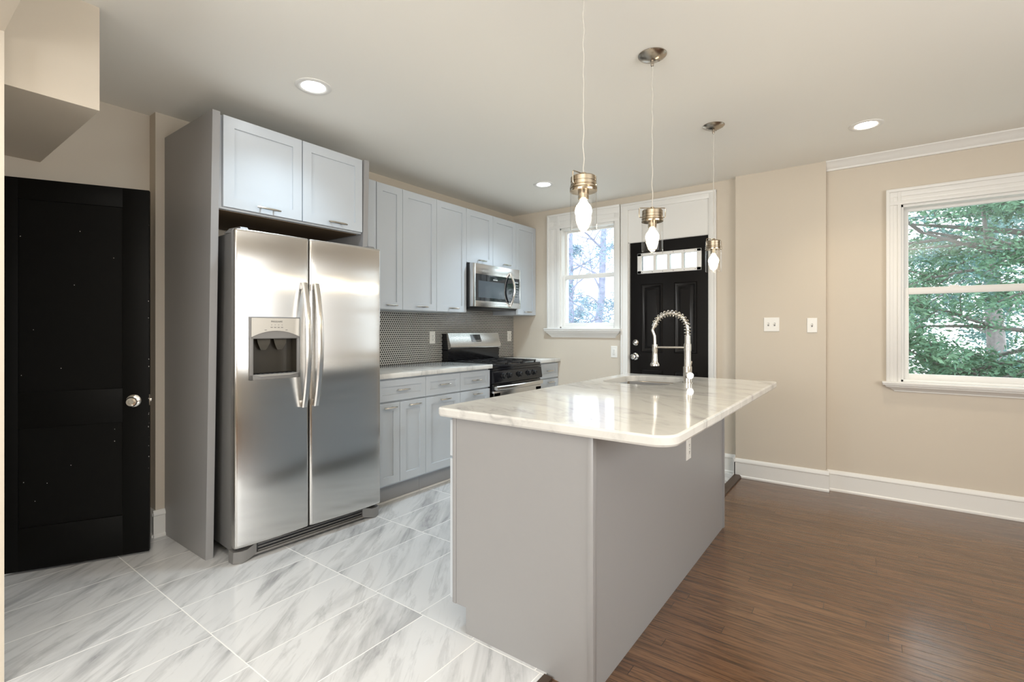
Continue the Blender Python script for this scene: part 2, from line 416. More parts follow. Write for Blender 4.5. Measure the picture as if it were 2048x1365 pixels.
# ------------------------------------------------------------------ windows
FY = lambda y: (lambda u, v, h: (u, y - h, v))   # face looking -y
def casing_leg(m, x0, x1, z0, z1, flip):
    """stepped flat casing; the thick edge is the outer one"""
    a, b = (x0, x1) if not flip else (x1, x0)
    s = 1 if b > a else -1; wd = abs(b - a)
    def bx(p, q, t): m.box(min(a + s * p, a + s * q), max(a + s * p, a + s * q), YW - t, YW + 0.002, z0, z1, 0.003)
    bx(0, 0.022, 0.034); bx(0.018, wd * 0.50, 0.024); bx(wd * 0.46, wd * 0.8, 0.020); bx(wd * 0.76, wd, 0.027)
def casing_head(m, x0, x1, z0, z1):
    h = z1 - z0
    def bz(p, q, t): m.box(x0, x1, YW - t, YW + 0.002, z1 - q, z1 - p, 0.003)
    bz(0, 0.022, 0.0345); bz(0.018, h * 0.5, 0.0245); bz(h * 0.46, h * 0.8, 0.0205); bz(h * 0.76, h, 0.0275)
def sill(m, x0, x1, zt, apron):
    m.box(x0, x1, YW - 0.062, YW + 0.06, zt - 0.016, zt, 0.004)
    z1, z0 = zt - 0.016, zt - apron
    k = z1 - z0; lp = []
    for f, dpt in ((0, 0.056), (0.14, 0.056), (0.2, 0.048), (0.42, 0.042), (0.48, 0.036), (0.80, 0.018), (0.86, 0.014), (1.0, 0.012)):
        z = z1 - f * k; e = (0.056 - dpt) * 1.55
        lp.append([(x0 + 0.004 + e, YW - dpt, z), (x1 - 0.004 - e, YW - dpt, z), (x1 - 0.004 - e, YW, z), (x0 + 0.004 + e, YW, z)])
    m.loops(lp)
def window(name, op, glass, meet, label, casL, casR, top, sill_x, apron, half):
    x0, x1, z0, z1 = op
    m = M()
    for a, b, c, d in ((x0, x0 + 0.018, z0, z1), (x1 - 0.018, x1, z0, z1), (x0, x1, z1 - 0.022, z1), (x0, x1, z0, z0 + 0.016)):
        m.box(a, b, YW - 0.004, YW + 0.155, c, d, 0.002)
    root = tag(m.build(name, TRIM), label, None, None, 'structure')
    c = M()
    casing_leg(c, casL, x0 + 0.004, z0 - 0.005, top, False); casing_leg(c, x1 - 0.004, casR, z0 - 0.005, top, True) if half > 0.06 else c.box(x1 - 0.004, casR, YW - 0.024, YW, z0, top, 0.003)
    casing_head(c, casL + 0.001, casR - 0.001, z1 - 0.004, top + 0.0015)
    c.build('casing', TRIM, root)
    st = M(); sill(st, sill_x[0], sill_x[1], z0, apron); st.build('sill', TRIM, root)
    gx0, gx1, gz0, gz1 = glass
    def sash(nm, zb, zt, gb, gt, y0, y1):
        s_ = M()
        X0, X1 = x0 + 0.016, x1 - 0.016
        s_.box(X0, gx0, y0, y1, zb, zt, 0.003).box(gx1, X1, y0, y1, zb, zt, 0.003)
        s_.box(gx0 - 0.001, gx1 + 0.001, y0, y1, zb, gb, 0.003).box(gx0 - 0.001, gx1 + 0.001, y0, y1, gt, zt, 0.003)
        o = s_.build(nm, TRIM, root)
        M().box(gx0 - 0.004, gx1 + 0.004, (y0 + y1) / 2 - 0.002, (y0 + y1) / 2 + 0.002, gb - 0.004, gt + 0.004).build('pane', PANE, o)
        return o
    lo = sash('lower_sash', z0 + 0.014, meet[1], gz0, meet[0], YW + 0.045, YW + 0.080)
    sash('upper_sash', meet[0] + 0.004, z1 - 0.02, meet[1] - 0.006, gz1, YW + 0.086, YW + 0.118)
    k = M()
    for fx in ((0.5,) if half < 0.06 else (0.25, 0.75)):
        xc = gx0 + (gx1 - gx0) * fx
        k.box(xc - 0.025, xc + 0.025, YW + 0.050, YW + 0.078, meet[1] - 0.001, meet[1] + 0.010, 0.004)
    k.build('sash_lock', TRIM, lo)
    return root
window('window_1', W1, (-2.680, -2.108, 1.312, 2.285), (1.778, 1.822), 'white double-hung window above the outlet, left of the black entry door', -2.863, -2.020, 2.478, (-2.890, -2.000), 0.098, 0.05)
window('window_2', W2, (0.205, 1.195, 0.918, 2.108), (1.497, 1.545), 'large white double-hung window on the beige wall at far right', 0.072, 1.33, 2.261, (0.048, 1.355), 0.072, 0.08)

# ------------------------------------------------------------------ back entry door
d = M()
d.box(D1[0], D1[0] + 0.016, YW - 0.004, YW + 0.155, -0.005, D1[3]).box(D1[1] - 0.016, D1[1], YW - 0.004, YW + 0.155, -0.005, D1[3]).box(D1[0], D1[1], YW - 0.004, YW + 0.155, D1[3] - 0.014, D1[3])
entry = tag(d.build('door_1', TRIM), 'black entry door with four small glass lites in the back wall', None, None, 'structure')
c = M()
c.box(-2.004, -1.936, YW - 0.024, YW + 0.002, 0, 2.470, 0.004).box(-2.008, -1.990, YW - 0.032, YW, 0, 2.474, 0.004)
c.box(-1.178, -1.117, YW - 0.024, YW + 0.002, 0, 2.462, 0.004).box(-1.131, -1.114, YW - 0.032, YW, 0, 2.466, 0.004)
c.box(-2.006, -1.116, YW - 0.0235, YW + 0.002, 2.405, 2.470, 0.004).box(-2.008, -1.114, YW - 0.0325, YW, 2.452, 2.474, 0.004)
c.build('casing', TRIM, entry)
M().box(-1.938, -1.176, YW - 0.010, YW + 0.002, 2.092, 2.41).build('transom_panel', TRIM, entry)
Yd = YW + 0.022
sl = M()
LX0, LX1, LZ0, LZ1 = -1.815, -1.285, 1.806, 1.952      # opening of the lites
for a, b, c_, e in ((-1.932, LX0, 0.005, 2.086), (LX1, -1.182, 0.005, 2.086), (LX0, LX1, 0.005, LZ0), (LX0, LX1, LZ1, 2.086)):
    sl.box(a, b, Yd, Yd + 0.044, c_, e)
slab = sl.build('door_leaf', BLACKG, entry)
for (a, b) in ((-1.815, -1.605), (-1.496, -1.289)):
    for (z0, z1) in ((1.021, 1.678), (0.22, 0.852)):
        M().nest(a, b, z0, z1, [(0, -0.004), (0, 0.003), (0.008, 0.011), (0.016, 0.011), (0.028, 0.002), (0.036, 0.002), (0.060, 0.010), (0.062, 0.010)], FY(Yd)).build('raised_panel', BLACKG, slab)
lf = M()
A0, A1, B0, B1 = -1.851, -1.249, 1.779, 1.977
for a, b, c_, e in ((A0, LX0 + 0.006, B0, B1), (LX1 - 0.006, A1, B0, B1), (A0, A1, B0, LZ0 + 0.004), (A0, A1, LZ1 - 0.004, B1)):
    lf.box(a, b, Yd - 0.014, Yd + 0.01, c_, e, 0.004)
pw = (LX1 - LX0) / 4
for i in (1, 2, 3):
    xc = LX0 + pw * i; lf.box(xc - 0.012, xc + 0.012, Yd - 0.012, Yd + 0.04, LZ0 - 0.002, LZ1 + 0.002, 0.002)
frm = lf.build('lite_frame', TRIM, slab)
for i in range(4):
    M().box(LX0 + pw * i + 0.008, LX0 + pw * (i + 1) - 0.008, Yd - 0.004, Yd - 0.001, LZ0 - 0.003, LZ1 + 0.003).build('pane', PANE, slab)
sc = M()
for i in range(6):
    for z in (B0 + 0.013, B1 - 0.013): sc.lathe([(0.004, Yd - 0.0125), (0.004, Yd - 0.0155), (0.002, Yd - 0.016)], (A0 + 0.05 + i * 0.1, 0, z), 8, 'y')
sc.build('frame_screws', GREYPL, frm)
def knob(parent, name, c, r, m, axis='y', s=-1):
    k = M()
    k.lathe([(r, 0), (r, s * 0.006), (r * 0.75, s * 0.012), (r * 0.38, s * 0.014), (r * 0.36, s * 0.032), (r * 0.78, s * 0.040), (r * 0.86, s * 0.055), (r * 0.72, s * 0.066), (r * 0.3, s * 0.069)], c, 24, axis)
    return k.build(name, m, parent)
knob(entry, 'doorknob', (-1.876, Yd, 0.978), 0.034, CHROME).location = (0, 0, 0)
dk = M(); dk.lathe([(0.031, 0), (0.031, -0.010), (0.024, -0.018), (0.012, -0.019)], (-1.872, Yd, 1.113), 24, 'y').box(-1.878, -1.866, Yd - 0.034, Yd - 0.018, 1.105, 1.121, 0.003)
dk.build('deadbolt', CHROME, entry)
M().box(-1.186, -1.172, Yd - 0.012, Yd + 0.002, 1.085, 1.18, 0.002).lathe([(0.006, 1.08), (0.006, 1.185)], (-1.179, Yd - 0.012, 0), 10).build('hinge', NICKEL, entry)
M().box(D1[0], D1[1], YW - 0.01, YW + 0.16, -0.02, 0.012).build('threshold', WOODT, entry)

# ------------------------------------------------------------------ black door standing ajar on the left
hinge = Vector((-3.538, 0.408, 0)); edge = Vector((-3.234, 0.994, 0))
dw = (edge - hinge).length; ang = math.atan2(edge.y - hinge.y, edge.x - hinge.x)
ajar = thing('door_2', 'black two-panel door standing ajar at the left edge', None, (hinge.x, hinge.y, 0.0), ang, None, 'structure')
# local: x along the leaf from hinge, visible face looks -y
Hd0, Hd1 = 0.012, 2.012
t_ = 0.036
m = M().box(0, dw, 0.009, t_ - 0.009, Hd0, Hd1)
xs_ = 0.118
for (y0, y1) in ((0, 0.0095), (t_ - 0.0095, t_)):
    m.box(0, xs_, y0, y1, Hd0, Hd1, 0.002).box(dw - xs_, dw, y0, y1, Hd0, Hd1, 0.002)
    for a, b in ((Hd0, 0.229), (0.737, 0.921), (1.905, Hd1)):
        m.box(xs_ - 0.001, dw - xs_ + 0.001, y0, y1, a, b, 0.002)
leaf = m.build('door_leaf', BLACKP, ajar)
kn = M(); kn.lathe([(0.034, 0), (0.034, -0.004), (0.027, -0.010), (0.014, -0.012), (0.0135, -0.030), (0.024, -0.038), (0.0265, -0.052), (0.022, -0.060), (0.012, -0.061), (0.010, -0.058)], (dw - 0.068, 0, 0.85), 28, 'y')
kn.build('doorknob', CHROME, ajar)
M().box(dw - 0.001, dw + 0.002, 0.006, 0.030, 0.82, 0.88).box(dw, dw + 0.010, 0.012, 0.024, 0.842, 0.858, 0.003).build('latch_plate', NICKEL, ajar)
ch = M()
for i in range(22):
    z = random.uniform(0.45, 1.05) if i < 14 else random.uniform(0.9, 1.95); ch.sphere((dw - random.uniform(0.0, 0.003), random.uniform(-0.001, 0.003), z), random.uniform(0.001, 0.0028), 6, (0.6, 0.5, 1.3))
for i in range(14):
    ch.sphere((random.uniform(0.1, dw - 0.1), 0.0088, random.uniform(0.25, 0.72) if i < 7 else random.uniform(0.95, 1.8)), random.uniform(0.0012, 0.002), 6, (1, 0.3, 1))
ch.build('paint_chips', TRIM, leaf)
M().box(-0.01, 0.012, -0.004, 0.002, 0.25, 0.34).box(-0.01, 0.012, -0.004, 0.002, 1.70, 1.79).build('hinge', NICKEL, ajar)

# ------------------------------------------------------------------ cabinets on the left wall
def pull(parent, y, z, x, L=0.128, mt=NICKEL):
    """bowed bar pull on two posts, lying along local y"""
    m = M(); r = 0.0055
    pts = [(x + 0.030 + 0.004 * (1 - (2 * i / 8 - 1) ** 2), y - L / 2 + L * i / 8, z) for i in range(9)]
    m.tube(pts, [0.0045, 0.006, 0.0065, 0.0065, 0.0065, 0.0065, 0.0065, 0.006, 0.0045], 8)
    for s in (-1, 1): m.tube([(x - 0.001, y + s * L * 0.28, z), (x + 0.031, y + s * L * 0.28, z)], 0.0042, 8)
    return m.build('handle', mt, parent)
def shaker(parent, name, y0, y1, z0, z1, x, rail=0.057, th=0.019, mt=None, rec=0.009):
    m = M().nest(y0, y1, z0, z1, [(0, 0), (0, th - 0.0012), (0.0012, th), (rail, th), (rail + 0.001, th - rec), (rail + 0.002, th - rec)], lambda u, v, h: (x + h, u, v))
    return m.build(name, mt or GREY, parent)
G = 0.0016
def carcass(parent, dx, y0, y1, z0, z1, mt=None):
    return M().box(0.0, dx, y0, y1, z0, z1, 0.001).build('cabinet_body', mt or GREY, parent)
# wall cabinets (face of doors at XU)
XU = -3.027; DU = XU - 0.019 - XL - 0.002
def upper(y0, y1, z0, z1, doors, label, filler=None):
    r = thing('wall_cabinet', label, 'cabinet', (XL + 0.002, y0, z0), 0, 'grey wall cabinets')
    carcass(r, DU - 0.002, 0.0008, y1 - y0 - 0.0008, 0, z1 - z0)
    if filler: M().box(DU - 0.02, DU + 0.017, filler[0] - y0, filler[1] - y0 - 0.003, 0, z1 - z0, 0.001).build('filler_strip', GREY, r)
    for a, b in doors:
        dd = shaker(r, 'door', a - y0 + G, b - y0 - G, 0.003, z1 - z0 - 0.002, DU)
        pull(dd, (a + b) / 2 - y0, 0.034, DU + 0.019, min(0.128, (b - a) * 0.42))
    return r
ZU0, ZU1 = 1.396, 2.364
upper(2.30, 2.634, ZU0, ZU1, [(2.378, 2.634)], 'narrow grey single-door wall cabinet beside the fridge', (2.30, 2.378))
upper(2.634, 3.396, ZU0, ZU1, [(2.634, 3.012), (3.012, 3.396)], 'tall grey two-door wall cabinet between narrow cabinet and microwave')
upper(3.396, 4.176, 1.862, ZU1, [(3.396, 3.788), (3.788, 4.176)], 'short grey two-door wall cabinet directly above the microwave')
upper(4.176, YW - 0.003, ZU0, ZU1, [(4.176, YW - 0.003)], 'grey single-door wall cabinet in the corner beside the window')
# base cabinets
XB = -2.737; DB = XB - 0.019 - XL - 0.002; ZCT = 0.898
def base(y0, y1, drawers, doors, label, stack=False):
    r = thing('base_cabinet', label, 'cabinet', (XL + 0.002, y0, 0), 0, 'grey base cabinets')
    carcass(r, DB - 0.002, 0.0008, y1 - y0 - 0.0008, 0.135, ZCT - 0.001)
    M().box(0.0, DB - 0.055, 0.001, y1 - y0 - 0.001, 0, 0.136).build('toe_kick', KICK, r)
    M().box(DB - 0.055, DB - 0.046, 0.001, y1 - y0 - 0.001, 0, 0.014, 0.003).build('shoe_strip', WOODT if False else TRIM, r)
    for a, b, z0, z1 in drawers:
        dd = shaker(r, 'drawer', a - y0 + G, b - y0 - G, z0, z1, DB, 0.046)
        pull(dd, (a + b) / 2 - y0, (z0 + z1) / 2 if z1 - z0 < 0.2 else z1 - 0.03, DB + (0.010 if z1 - z0 < 0.2 else 0.019), 0.115)
    for a, b in doors:
        dd = shaker(r, 'door', a - y0 + G, b - y0 - G, 0.150, 0.722, DB)
        pull(dd, (a + b) / 2 - y0, 0.722 - 0.029, DB + 0.019, 0.115)
    return r
base(2.150, 2.608, [(2.150, 2.608, 0.734, 0.884)], [(2.150, 2.356), (2.356, 2.608)], 'grey base cabinet beside the fridge, one wide drawer over two doors')
base(2.608, 3.382, [(2.608, 2.995, 0.734, 0.884), (2.995, 3.382, 0.734, 0.884)], [(2.608, 2.995), (2.995, 3.382)], 'grey base cabinet left of the stove, two drawers over two doors')
base(4.180, YW - 0.003, [(4.180, YW - 0.003, 0.734, 0.884), (4.180, YW - 0.003, 0.440, 0.722), (4.180, YW - 0.003, 0.150, 0.428)], [], 'narrow grey drawer cabinet right of the stove in the corner')
# counters
def counter(y0, y1, label, name='countertop'):
    m = M().box(XL + 0.002, -2.706, y0, y1, ZCT, ZCT + 0.036, 0.004)
    return tag(m.build(name, MARBLE), label, 'countertop', 'marble countertops')
counter(2.146, 3.383, 'long white marble counter section between fridge and stove')
counter(4.179, YW - 0.002, 'short white marble counter section right of the stove')
# backsplash
bs = M().box(XL + 0.0005, XL + 0.009, 2.14, YW - 0.001, 0.9345, 1.398).box(XL + 0.0005, XL + 0.009, 3.396, 4.176, 1.398, 1.44)
tag(bs.build('tile_backsplash', PENNY), 'dark penny-round tile backsplash with pale grout above the counter', 'backsplash')
# over-fridge cabinet and its end panels
XC = -2.815
def end_panel(y0, y1, xb, label, pr=(-2.885, -2.800)):
    z = 2.402
    m = M().loops([[(xb, y0, 0), (pr[0], y0, 0), (pr[0], y1, 0), (xb, y1, 0)], [(xb, y0, z), (pr[1], y0, z), (pr[1], y1, z), (xb, y1, z)]])
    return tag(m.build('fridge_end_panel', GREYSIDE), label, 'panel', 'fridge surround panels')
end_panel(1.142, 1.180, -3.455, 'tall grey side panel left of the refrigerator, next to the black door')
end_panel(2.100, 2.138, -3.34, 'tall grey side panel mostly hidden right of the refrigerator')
fc = thing('fridge_cabinet', 'deep grey two-door cabinet above the refrigerator', 'cabinet', (-3.44, 1.182, 1.895), 0)
dx = XC - 0.019 + 3.44
M().box(0, dx - 0.002, 0.0, 0.916, 0.0, 0.505, 0.001).build('cabinet_body', GREY, fc)
M().box(0.02, dx - 0.03, 0.015, 0.90, -0.003, 0.0015).build('bottom_panel', RAWWOOD, fc)
for a, b in ((0.018, 0.472), (0.475, 0.912)):
    dd = shaker(fc, 'door', a + G, b - G, 0.010, 0.504, dx)
    pull(dd, (a + b) / 2 + 0.01, 0.036, dx + 0.019, 0.135)

# ------------------------------------------------------------------ refrigerator (local: x out, y to the right, z up)
FW = 0.905
fr = thing('refrigerator', 'stainless side-by-side refrigerator with an ice and water dispenser', 'refrigerator', (-2.683, 1.203, 0), math.radians(-3.0))
M().box(-0.70, -0.075, 0.012, 0.850, 0.05, 1.762, 0.006).build('cabinet_body', FRSIDE, fr)
gk = M().box(-0.076, -0.058, 0.016, FW - 0.016, 0.09, 1.764); gk.build('door_gasket', GASKET, fr)
def fr_door(y0, y1, z0, z1, hole=None):
    """rounded slab door; the front bulges slightly across its width"""
    def prof():
        P = []; n = 16; r = 0.014
        P.append((-0.058, y0 + 0.002)); P.append((-0.016, y0))
        for i in range(1, 5):
            a = PI / 2 * i / 4; P.append((-0.016 + r * math.sin(a), y0 + r * (1 - math.cos(a))))
        ys = sorted([y0 + r + (y1 - y0 - 2 * r) * i / n for i in range(1, n)] + (list(hole[:2]) if hole else []))
        for y in ys:
            f = (y - y0 - r) / (y1 - y0 - 2 * r); P.append((-0.002 + 0.010 * (1 - (2 * f - 1) ** 2), y))
        for i in range(5):
            a = PI / 2 * i / 4; P.append((-0.016 + r * math.cos(a), y1 - r + r * math.sin(a)))
        P.append((-0.058, y1 - 0.002)); return P
    pr = prof()
    def ring(z, k):
        ym = (y0 + y1) / 2
        return [(max(x, -0.058) - (0.004 * k if x > -0.03 else 0), ym + (y - ym) * (1 - 0.004 * k), z) for x, y in pr]
    mid = [ring(hole[2], 0), ring(hole[3], 0)] if hole else []
    m = M().loops([ring(z0, 1), ring(z0 + 0.003, 0.3), ring(z0 + 0.008, 0), ring(z0 + 0.014, 0)] + mid + [ring(z1 - 0.014, 0), ring(z1 - 0.008, 0), ring(z1 - 0.003, 0.3), ring(z1, 1)])
    if hole:
        dead = [f for f in m.bm.faces if f.calc_center_median().x > -0.02 and hole[0] < f.calc_center_median().y < hole[1] and hole[2] < f.calc_center_median().z < hole[3]]
        bmesh.ops.delete(m.bm, geom=dead, context='FACES')
    return m
ysplit = 0.408
left = fr_door(0.0, ysplit - 0.003, 0.088, 1.772, (0.085, 0.327, 0.996, 1.195)).build('freezer_door', STEELF, fr)
right = fr_door(ysplit + 0.003, FW, 0.088, 1.772).build('fridge_door', STEELF, fr)
def fr_handle(parent, y):
    lp = []; z0, z1 = 0.792, 1.512; n = 18
    for i in range(n + 1):
        f = i / n; z = z0 + (z1 - z0) * f
        bow = 0.020 + 0.050 * (1 - (2 * f - 1) ** 2)
        wd = 0.016 + 0.0015 * (1 - (2 * f - 1) ** 2); th = 0.010
        yy = y
        lp.append([(bow - th, yy - wd * 0.8, z), (bow + th * 0.4, yy - wd, z), (bow + th, yy - wd * 0.6, z), (bow + th * 1.15, yy, z), (bow + th, yy + wd * 0.6, z), (bow + th * 0.4, yy + wd, z), (bow - th, yy + wd * 0.8, z)])
    m = M().loops(lp)
    for z in (z0 + 0.02, z1 - 0.02): m.box(-0.004, 0.022, y - 0.012, y + 0.012, z - 0.02, z + 0.02, 0.003)
    return m.build('handle', STEELH, parent)
fr_handle(left, 0.366); fr_handle(right, 0.438)
# dispenser
DY0, DY1, DZ0, DZ1 = 0.066, 0.344, 0.968, 1.310
dp = thing('dispenser', None, None, (0, 0, 0)); dp.parent = left
bz = M()
x0 = 0.0075
outer = (DY0, DY1, DZ0, DZ1); cy = (DY0 + 0.020, DY1 - 0.018, DZ0 + 0.030, 1.192)
for a, b, c_, e in ((outer[0], cy[0], outer[2], 1.20), (cy[1], outer[1], outer[2], 1.20), (outer[0], outer[1], outer[2], cy[2])):
    bz.box(-0.004, x0 + 0.008, a, b, c_, e, 0.004)
bz.nest(DY0, DY1, 1.190, DZ1, [(0, -0.004), (0, x0 + 0.004), (0.004, x0 + 0.008)], FX)
bezel = bz.build('bezel', GREYPL, left)
# light control fascia with an arched lower edge
N = 14; top = [(DY0 + 0.008 + (DY1 - DY0 - 0.014) * i / N, DZ1 - 0.007) for i in range(N + 1)]
bot = [(DY0 + 0.008 + (DY1 - DY0 - 0.014) * i / N, 1.200 + 0.034 * (1 - (2 * i / N - 1) ** 2)) for i in range(N + 1)]
poly = bot + top[::-1]
M().loops([[(h, y, z) for y, z in poly] for h in (x0 + 0.004, x0 + 0.0105)]).build('control_fascia', SILVPL, bezel)
wl = M().box(-0.056, -0.052, 0.0855, 0.3265, 0.997, 1.194)
wl.box(-0.053, 0.004, 0.0853, 0.0875, 0.997, 1.194).box(-0.053, 0.004, 0.3245, 0.3267, 0.997, 1.194).box(-0.053, 0.004, 0.0855, 0.3265, 0.9963, 0.9985).box(-0.053, 0.004, 0.0855, 0.3265, 1.192, 1.1947)
wl.build('dispenser_well', DISPIN, bezel)
for yc in (0.155, 0.245):
    pd = M()
    pd.loops([[(-0.030 + 0.020 * q, yc - hw, z), (-0.026 + 0.020 * q, yc - hw, z), (-0.026 + 0.020 * q, yc + hw, z), (-0.030 + 0.020 * q, yc + hw, z)] for z, hw, q in ((1.190, 0.036, 0.2), (1.165, 0.032, 0.4), (1.135, 0.018, 0.1), (1.128, 0.012, 0))])
    pd.build('paddle', PADDLE, bezel)
tr = M()
for i in range(9): tr.box(-0.050, x0, 0.096 + i * 0.0255, 0.110 + i * 0.0255, 0.998, 1.0015)
tr.build('drip_tray', BLACKPL, bezel)
M().loops([[(x0 + 0.008, DY0 + 0.012, cy[2] - 0.004), (x0 + 0.008, DY1 - 0.012, cy[2] - 0.004), (x0 + 0.008, DY1 - 0.06, cy[2] - 0.013), (x0 + 0.008, DY0 + 0.06, cy[2] - 0.013)], [(x0 + 0.016, DY0 + 0.02, cy[2] - 0.004), (x0 + 0.016, DY1 - 0.02, cy[2] - 0.004), (x0 + 0.014, DY1 - 0.06, cy[2] - 0.012), (x0 + 0.014, DY0 + 0.06, cy[2] - 0.012)]]).build('tray_lip', SILVPL, bezel)
RX = Matrix(((0, 0, 1, 0), (1, 0, 0, 0), (0, 1, 0, 0), (0, 0, 0, 1)))      # text facing +x
text_mesh('brand_lettering', 'FRIGIDAIRE', 0.0125, SLOT, bezel, Matrix.Translation((x0 + 0.0108, 0.208, 1.284)) @ RX)
for yc in (0.180, 0.199, 0.218, 0.237):
    M().box(x0 + 0.0104, x0 + 0.0109, yc - 0.002, yc + 0.002, 1.265, 1.267).build('mode_light', SLOT, bezel)
    M().box(x0 + 0.0104, x0 + 0.0109, yc - 0.006, yc + 0.006, 1.251, 1.2535).build('mode_caption', SLOT, bezel)
for yc in (0.148, 0.262): M().box(x0 + 0.0104, x0 + 0.0109, yc - 0.006, yc + 0.006, 1.2365, 1.2385).build('paddle_caption', SLOT, bezel)
bpy.data.objects.remove(dp)
# grille and feet
gr = M().box(-0.085, -0.040, 0.02, FW - 0.02, 0.018, 0.082, 0.004)
gl = gr.build('grille', BLACKPL, fr)
sl2 = M()
for z in (0.030, 0.047, 0.064): sl2.box(-0.041, -0.034, 0.13, FW - 0.12, z, z + 0.005, 0.001)
sl2.box(-0.044, -0.028, 0.02, FW - 0.02, 0.014, 0.026, 0.003)
sl2.build('grille_slats', GREYPL, gl)
for ya, yb, s in ((0.0, 0.105, 1), (FW, FW - 0.105, -1)):
    f = M().loops([[(x, ya + s * (0.105 * k), z) for k, x, z in ring] for ring in (
        [(0.0, -0.085, 0.0), (0.0, -0.030, 0.004), (0.35, -0.012, 0.0), (0.62, -0.016, 0.006), (1.15, -0.030, 0.020), (1.15, -0.085, 0.020)],
        [(0.0, -0.085, 0.066), (0.0, -0.024, 0.066), (0.35, -0.006, 0.066), (0.62, -0.010, 0.066), (1.15, -0.030, 0.080), (1.15, -0.085, 0.080)])])
    f.build('foot_cover', FOOT, fr)
for yc, w_ in ((0.055, 0.05), (FW - 0.055, 0.05)):
    M().loops([[(-0.16, yc - w_, 1.762), (-0.16, yc + w_, 1.762), (-0.012, yc + w_ * 0.5, 1.762), (-0.012, yc - w_ * 0.5, 1.762)], [(-0.14, yc - w_ * 0.6, 1.790), (-0.14, yc + w_ * 0.6, 1.790), (-0.03, yc + w_ * 0.35, 1.788), (-0.03, yc - w_ * 0.35, 1.788)]]).build('hinge_cap', GREYPL, fr)

# ------------------------------------------------------------------ microwave
my0, my1, mz0, mz1 = 3.402, 4.150, 1.448, 1.858
XM = -2.950
mw = thing('microwave', 'stainless over-the-range microwave with a black glass door', 'microwave', (XL + 0.010, my0, mz0), 0)
D = XM - XL - 0.010; Wm = my1 - my0; Hm = mz1 - mz0
M().box(0, D - 0.045, 0.003, Wm - 0.003, 0.0, Hm, 0.003).build('housing', BLACKPL, mw)
M().box(0.03, D - 0.05, 0.01, Wm - 0.01, -0.014, 0.001, 0.003).build('vent_underside', BLACKPL, mw)
ft = M()
gy0, gy1, gz0, gz1 = 0.034, Wm - 0.020, 0.062, Hm - 0.100
for a, b, c_, e in ((0, gy0, 0.006, Hm - 0.003), (gy1, Wm, 0.006, Hm - 0.003), (gy0 - 0.002, gy1 + 0.002, 0.006, gz0), (gy0 - 0.002, gy1 + 0.002, gz1, Hm - 0.003)):
    ft.box(D - 0.044, D, a, b, c_, e, 0.002)
face = ft.build('front_frame', STEEL, mw)
M().box(D - 0.040, D - 0.0025, gy0 - 0.001, gy1 + 0.001, gz0 - 0.001, gz1 + 0.001).build('door_glass', BLACKGL, mw)
SCREEN = mat('microwave_screen', (0.055, 0.065, 0.075), 0.10)
M().box(D - 0.004, D - 0.0015, gy0 + 0.04, 0.47, gz0 + 0.03, gz1 - 0.06).build('view_window', SCREEN, mw)
n = 14; hy = 0.565
pts = [(D + 0.006 + 0.050 * math.sin(PI * i / n), hy, 0.028 + (Hm - 0.085) * i / n) for i in range(n + 1)]
M().tube(pts, [0.012] * (n + 1), 10).sphere((D + 0.004, hy, 0.028), 0.015, 12).sphere((D + 0.004, hy, Hm - 0.057), 0.015, 12).build('handle', CHROME, mw)
KEY = mat('grey_keypad_print', (0.30, 0.30, 0.30), 0.5)
kp = M()
for i in range(7):
    for j in range(3): kp.box(D - 0.003, D - 0.0018, Wm - 0.098 + j * 0.022, Wm - 0.085 + j * 0.022, gz0 + 0.020 + i * 0.026, gz0 + 0.028 + i * 0.026)
kp.box(D - 0.003, D - 0.0018, Wm - 0.098, Wm - 0.040, gz1 - 0.045, gz1 - 0.030)
kp.build('keypad', KEY, mw)
text_mesh('brand_lettering', 'FRIGIDAIRE', 0.014, PLAST, mw, Matrix.Translation((D - 0.0020, 0.33, gz1 - 0.040)) @ RX)

# ------------------------------------------------------------------ gas range
ry0, ry1 = 3.390, 4.172
rg = thing('gas_range', 'stainless and black gas stove between the marble counters', 'stove', (XL + 0.012, ry0, 0), 0)
RD = -2.722 - XL - 0.012; Wr = ry1 - ry0
M().box(0.0, RD - 0.03, 0, Wr, 0.05, 0.895, 0.003).build('body', ENAMEL, rg)
M().box(0.02, RD - 0.07, 0.02, Wr - 0.02, 0, 0.052).build('plinth', BLACKPL, rg)
M().box(0.09, RD + 0.004, 0.001, Wr - 0.001, 0.888, 0.916, 0.006).build('cooktop', ENAMEL, rg)
bgp = M().prism([(0.0, 0.90), (0.075, 0.90), (0.085, 1.046), (0.02, 1.046), (0, 1.046)], 0.0, Wr, 'y').prism([(0.0, 1.04), (0.075, 1.04), (0.055, 1.202), (0.0, 1.202)], 0.0, Wr, 'y')
back = bgp.build('backguard', ENAMEL, rg)
M().prism([(0.074, 1.050), (0.104, 1.056), (0.112, 1.084), (0.070, 1.206), (0.040, 1.206)], 0.004, Wr - 0.004, 'y').build('backguard_panel', STEEL, back)
def slant(z): return 0.112 + (0.070 - 0.112) * (z - 1.084) / (1.206 - 1.084)
M().loops([[(slant(z) + o_, y, z) for y, z in ((0.318, 1.118), (0.468, 1.118), (0.468, 1.190), (0.318, 1.190))] for o_ in (-0.003, 0.0015)]).build('display', BLACKGL, back)
kx = M()
for i in range(5): kx.loops([[(slant(z) + o_, y, z) for y, z in ((0.33 + i * 0.027, 1.126), (0.345 + i * 0.027, 1.126), (0.345 + i * 0.027, 1.133), (0.33 + i * 0.027, 1.133))] for o_ in (0.001, 0.002)])
kx.build('display_marks', PLAST, back)
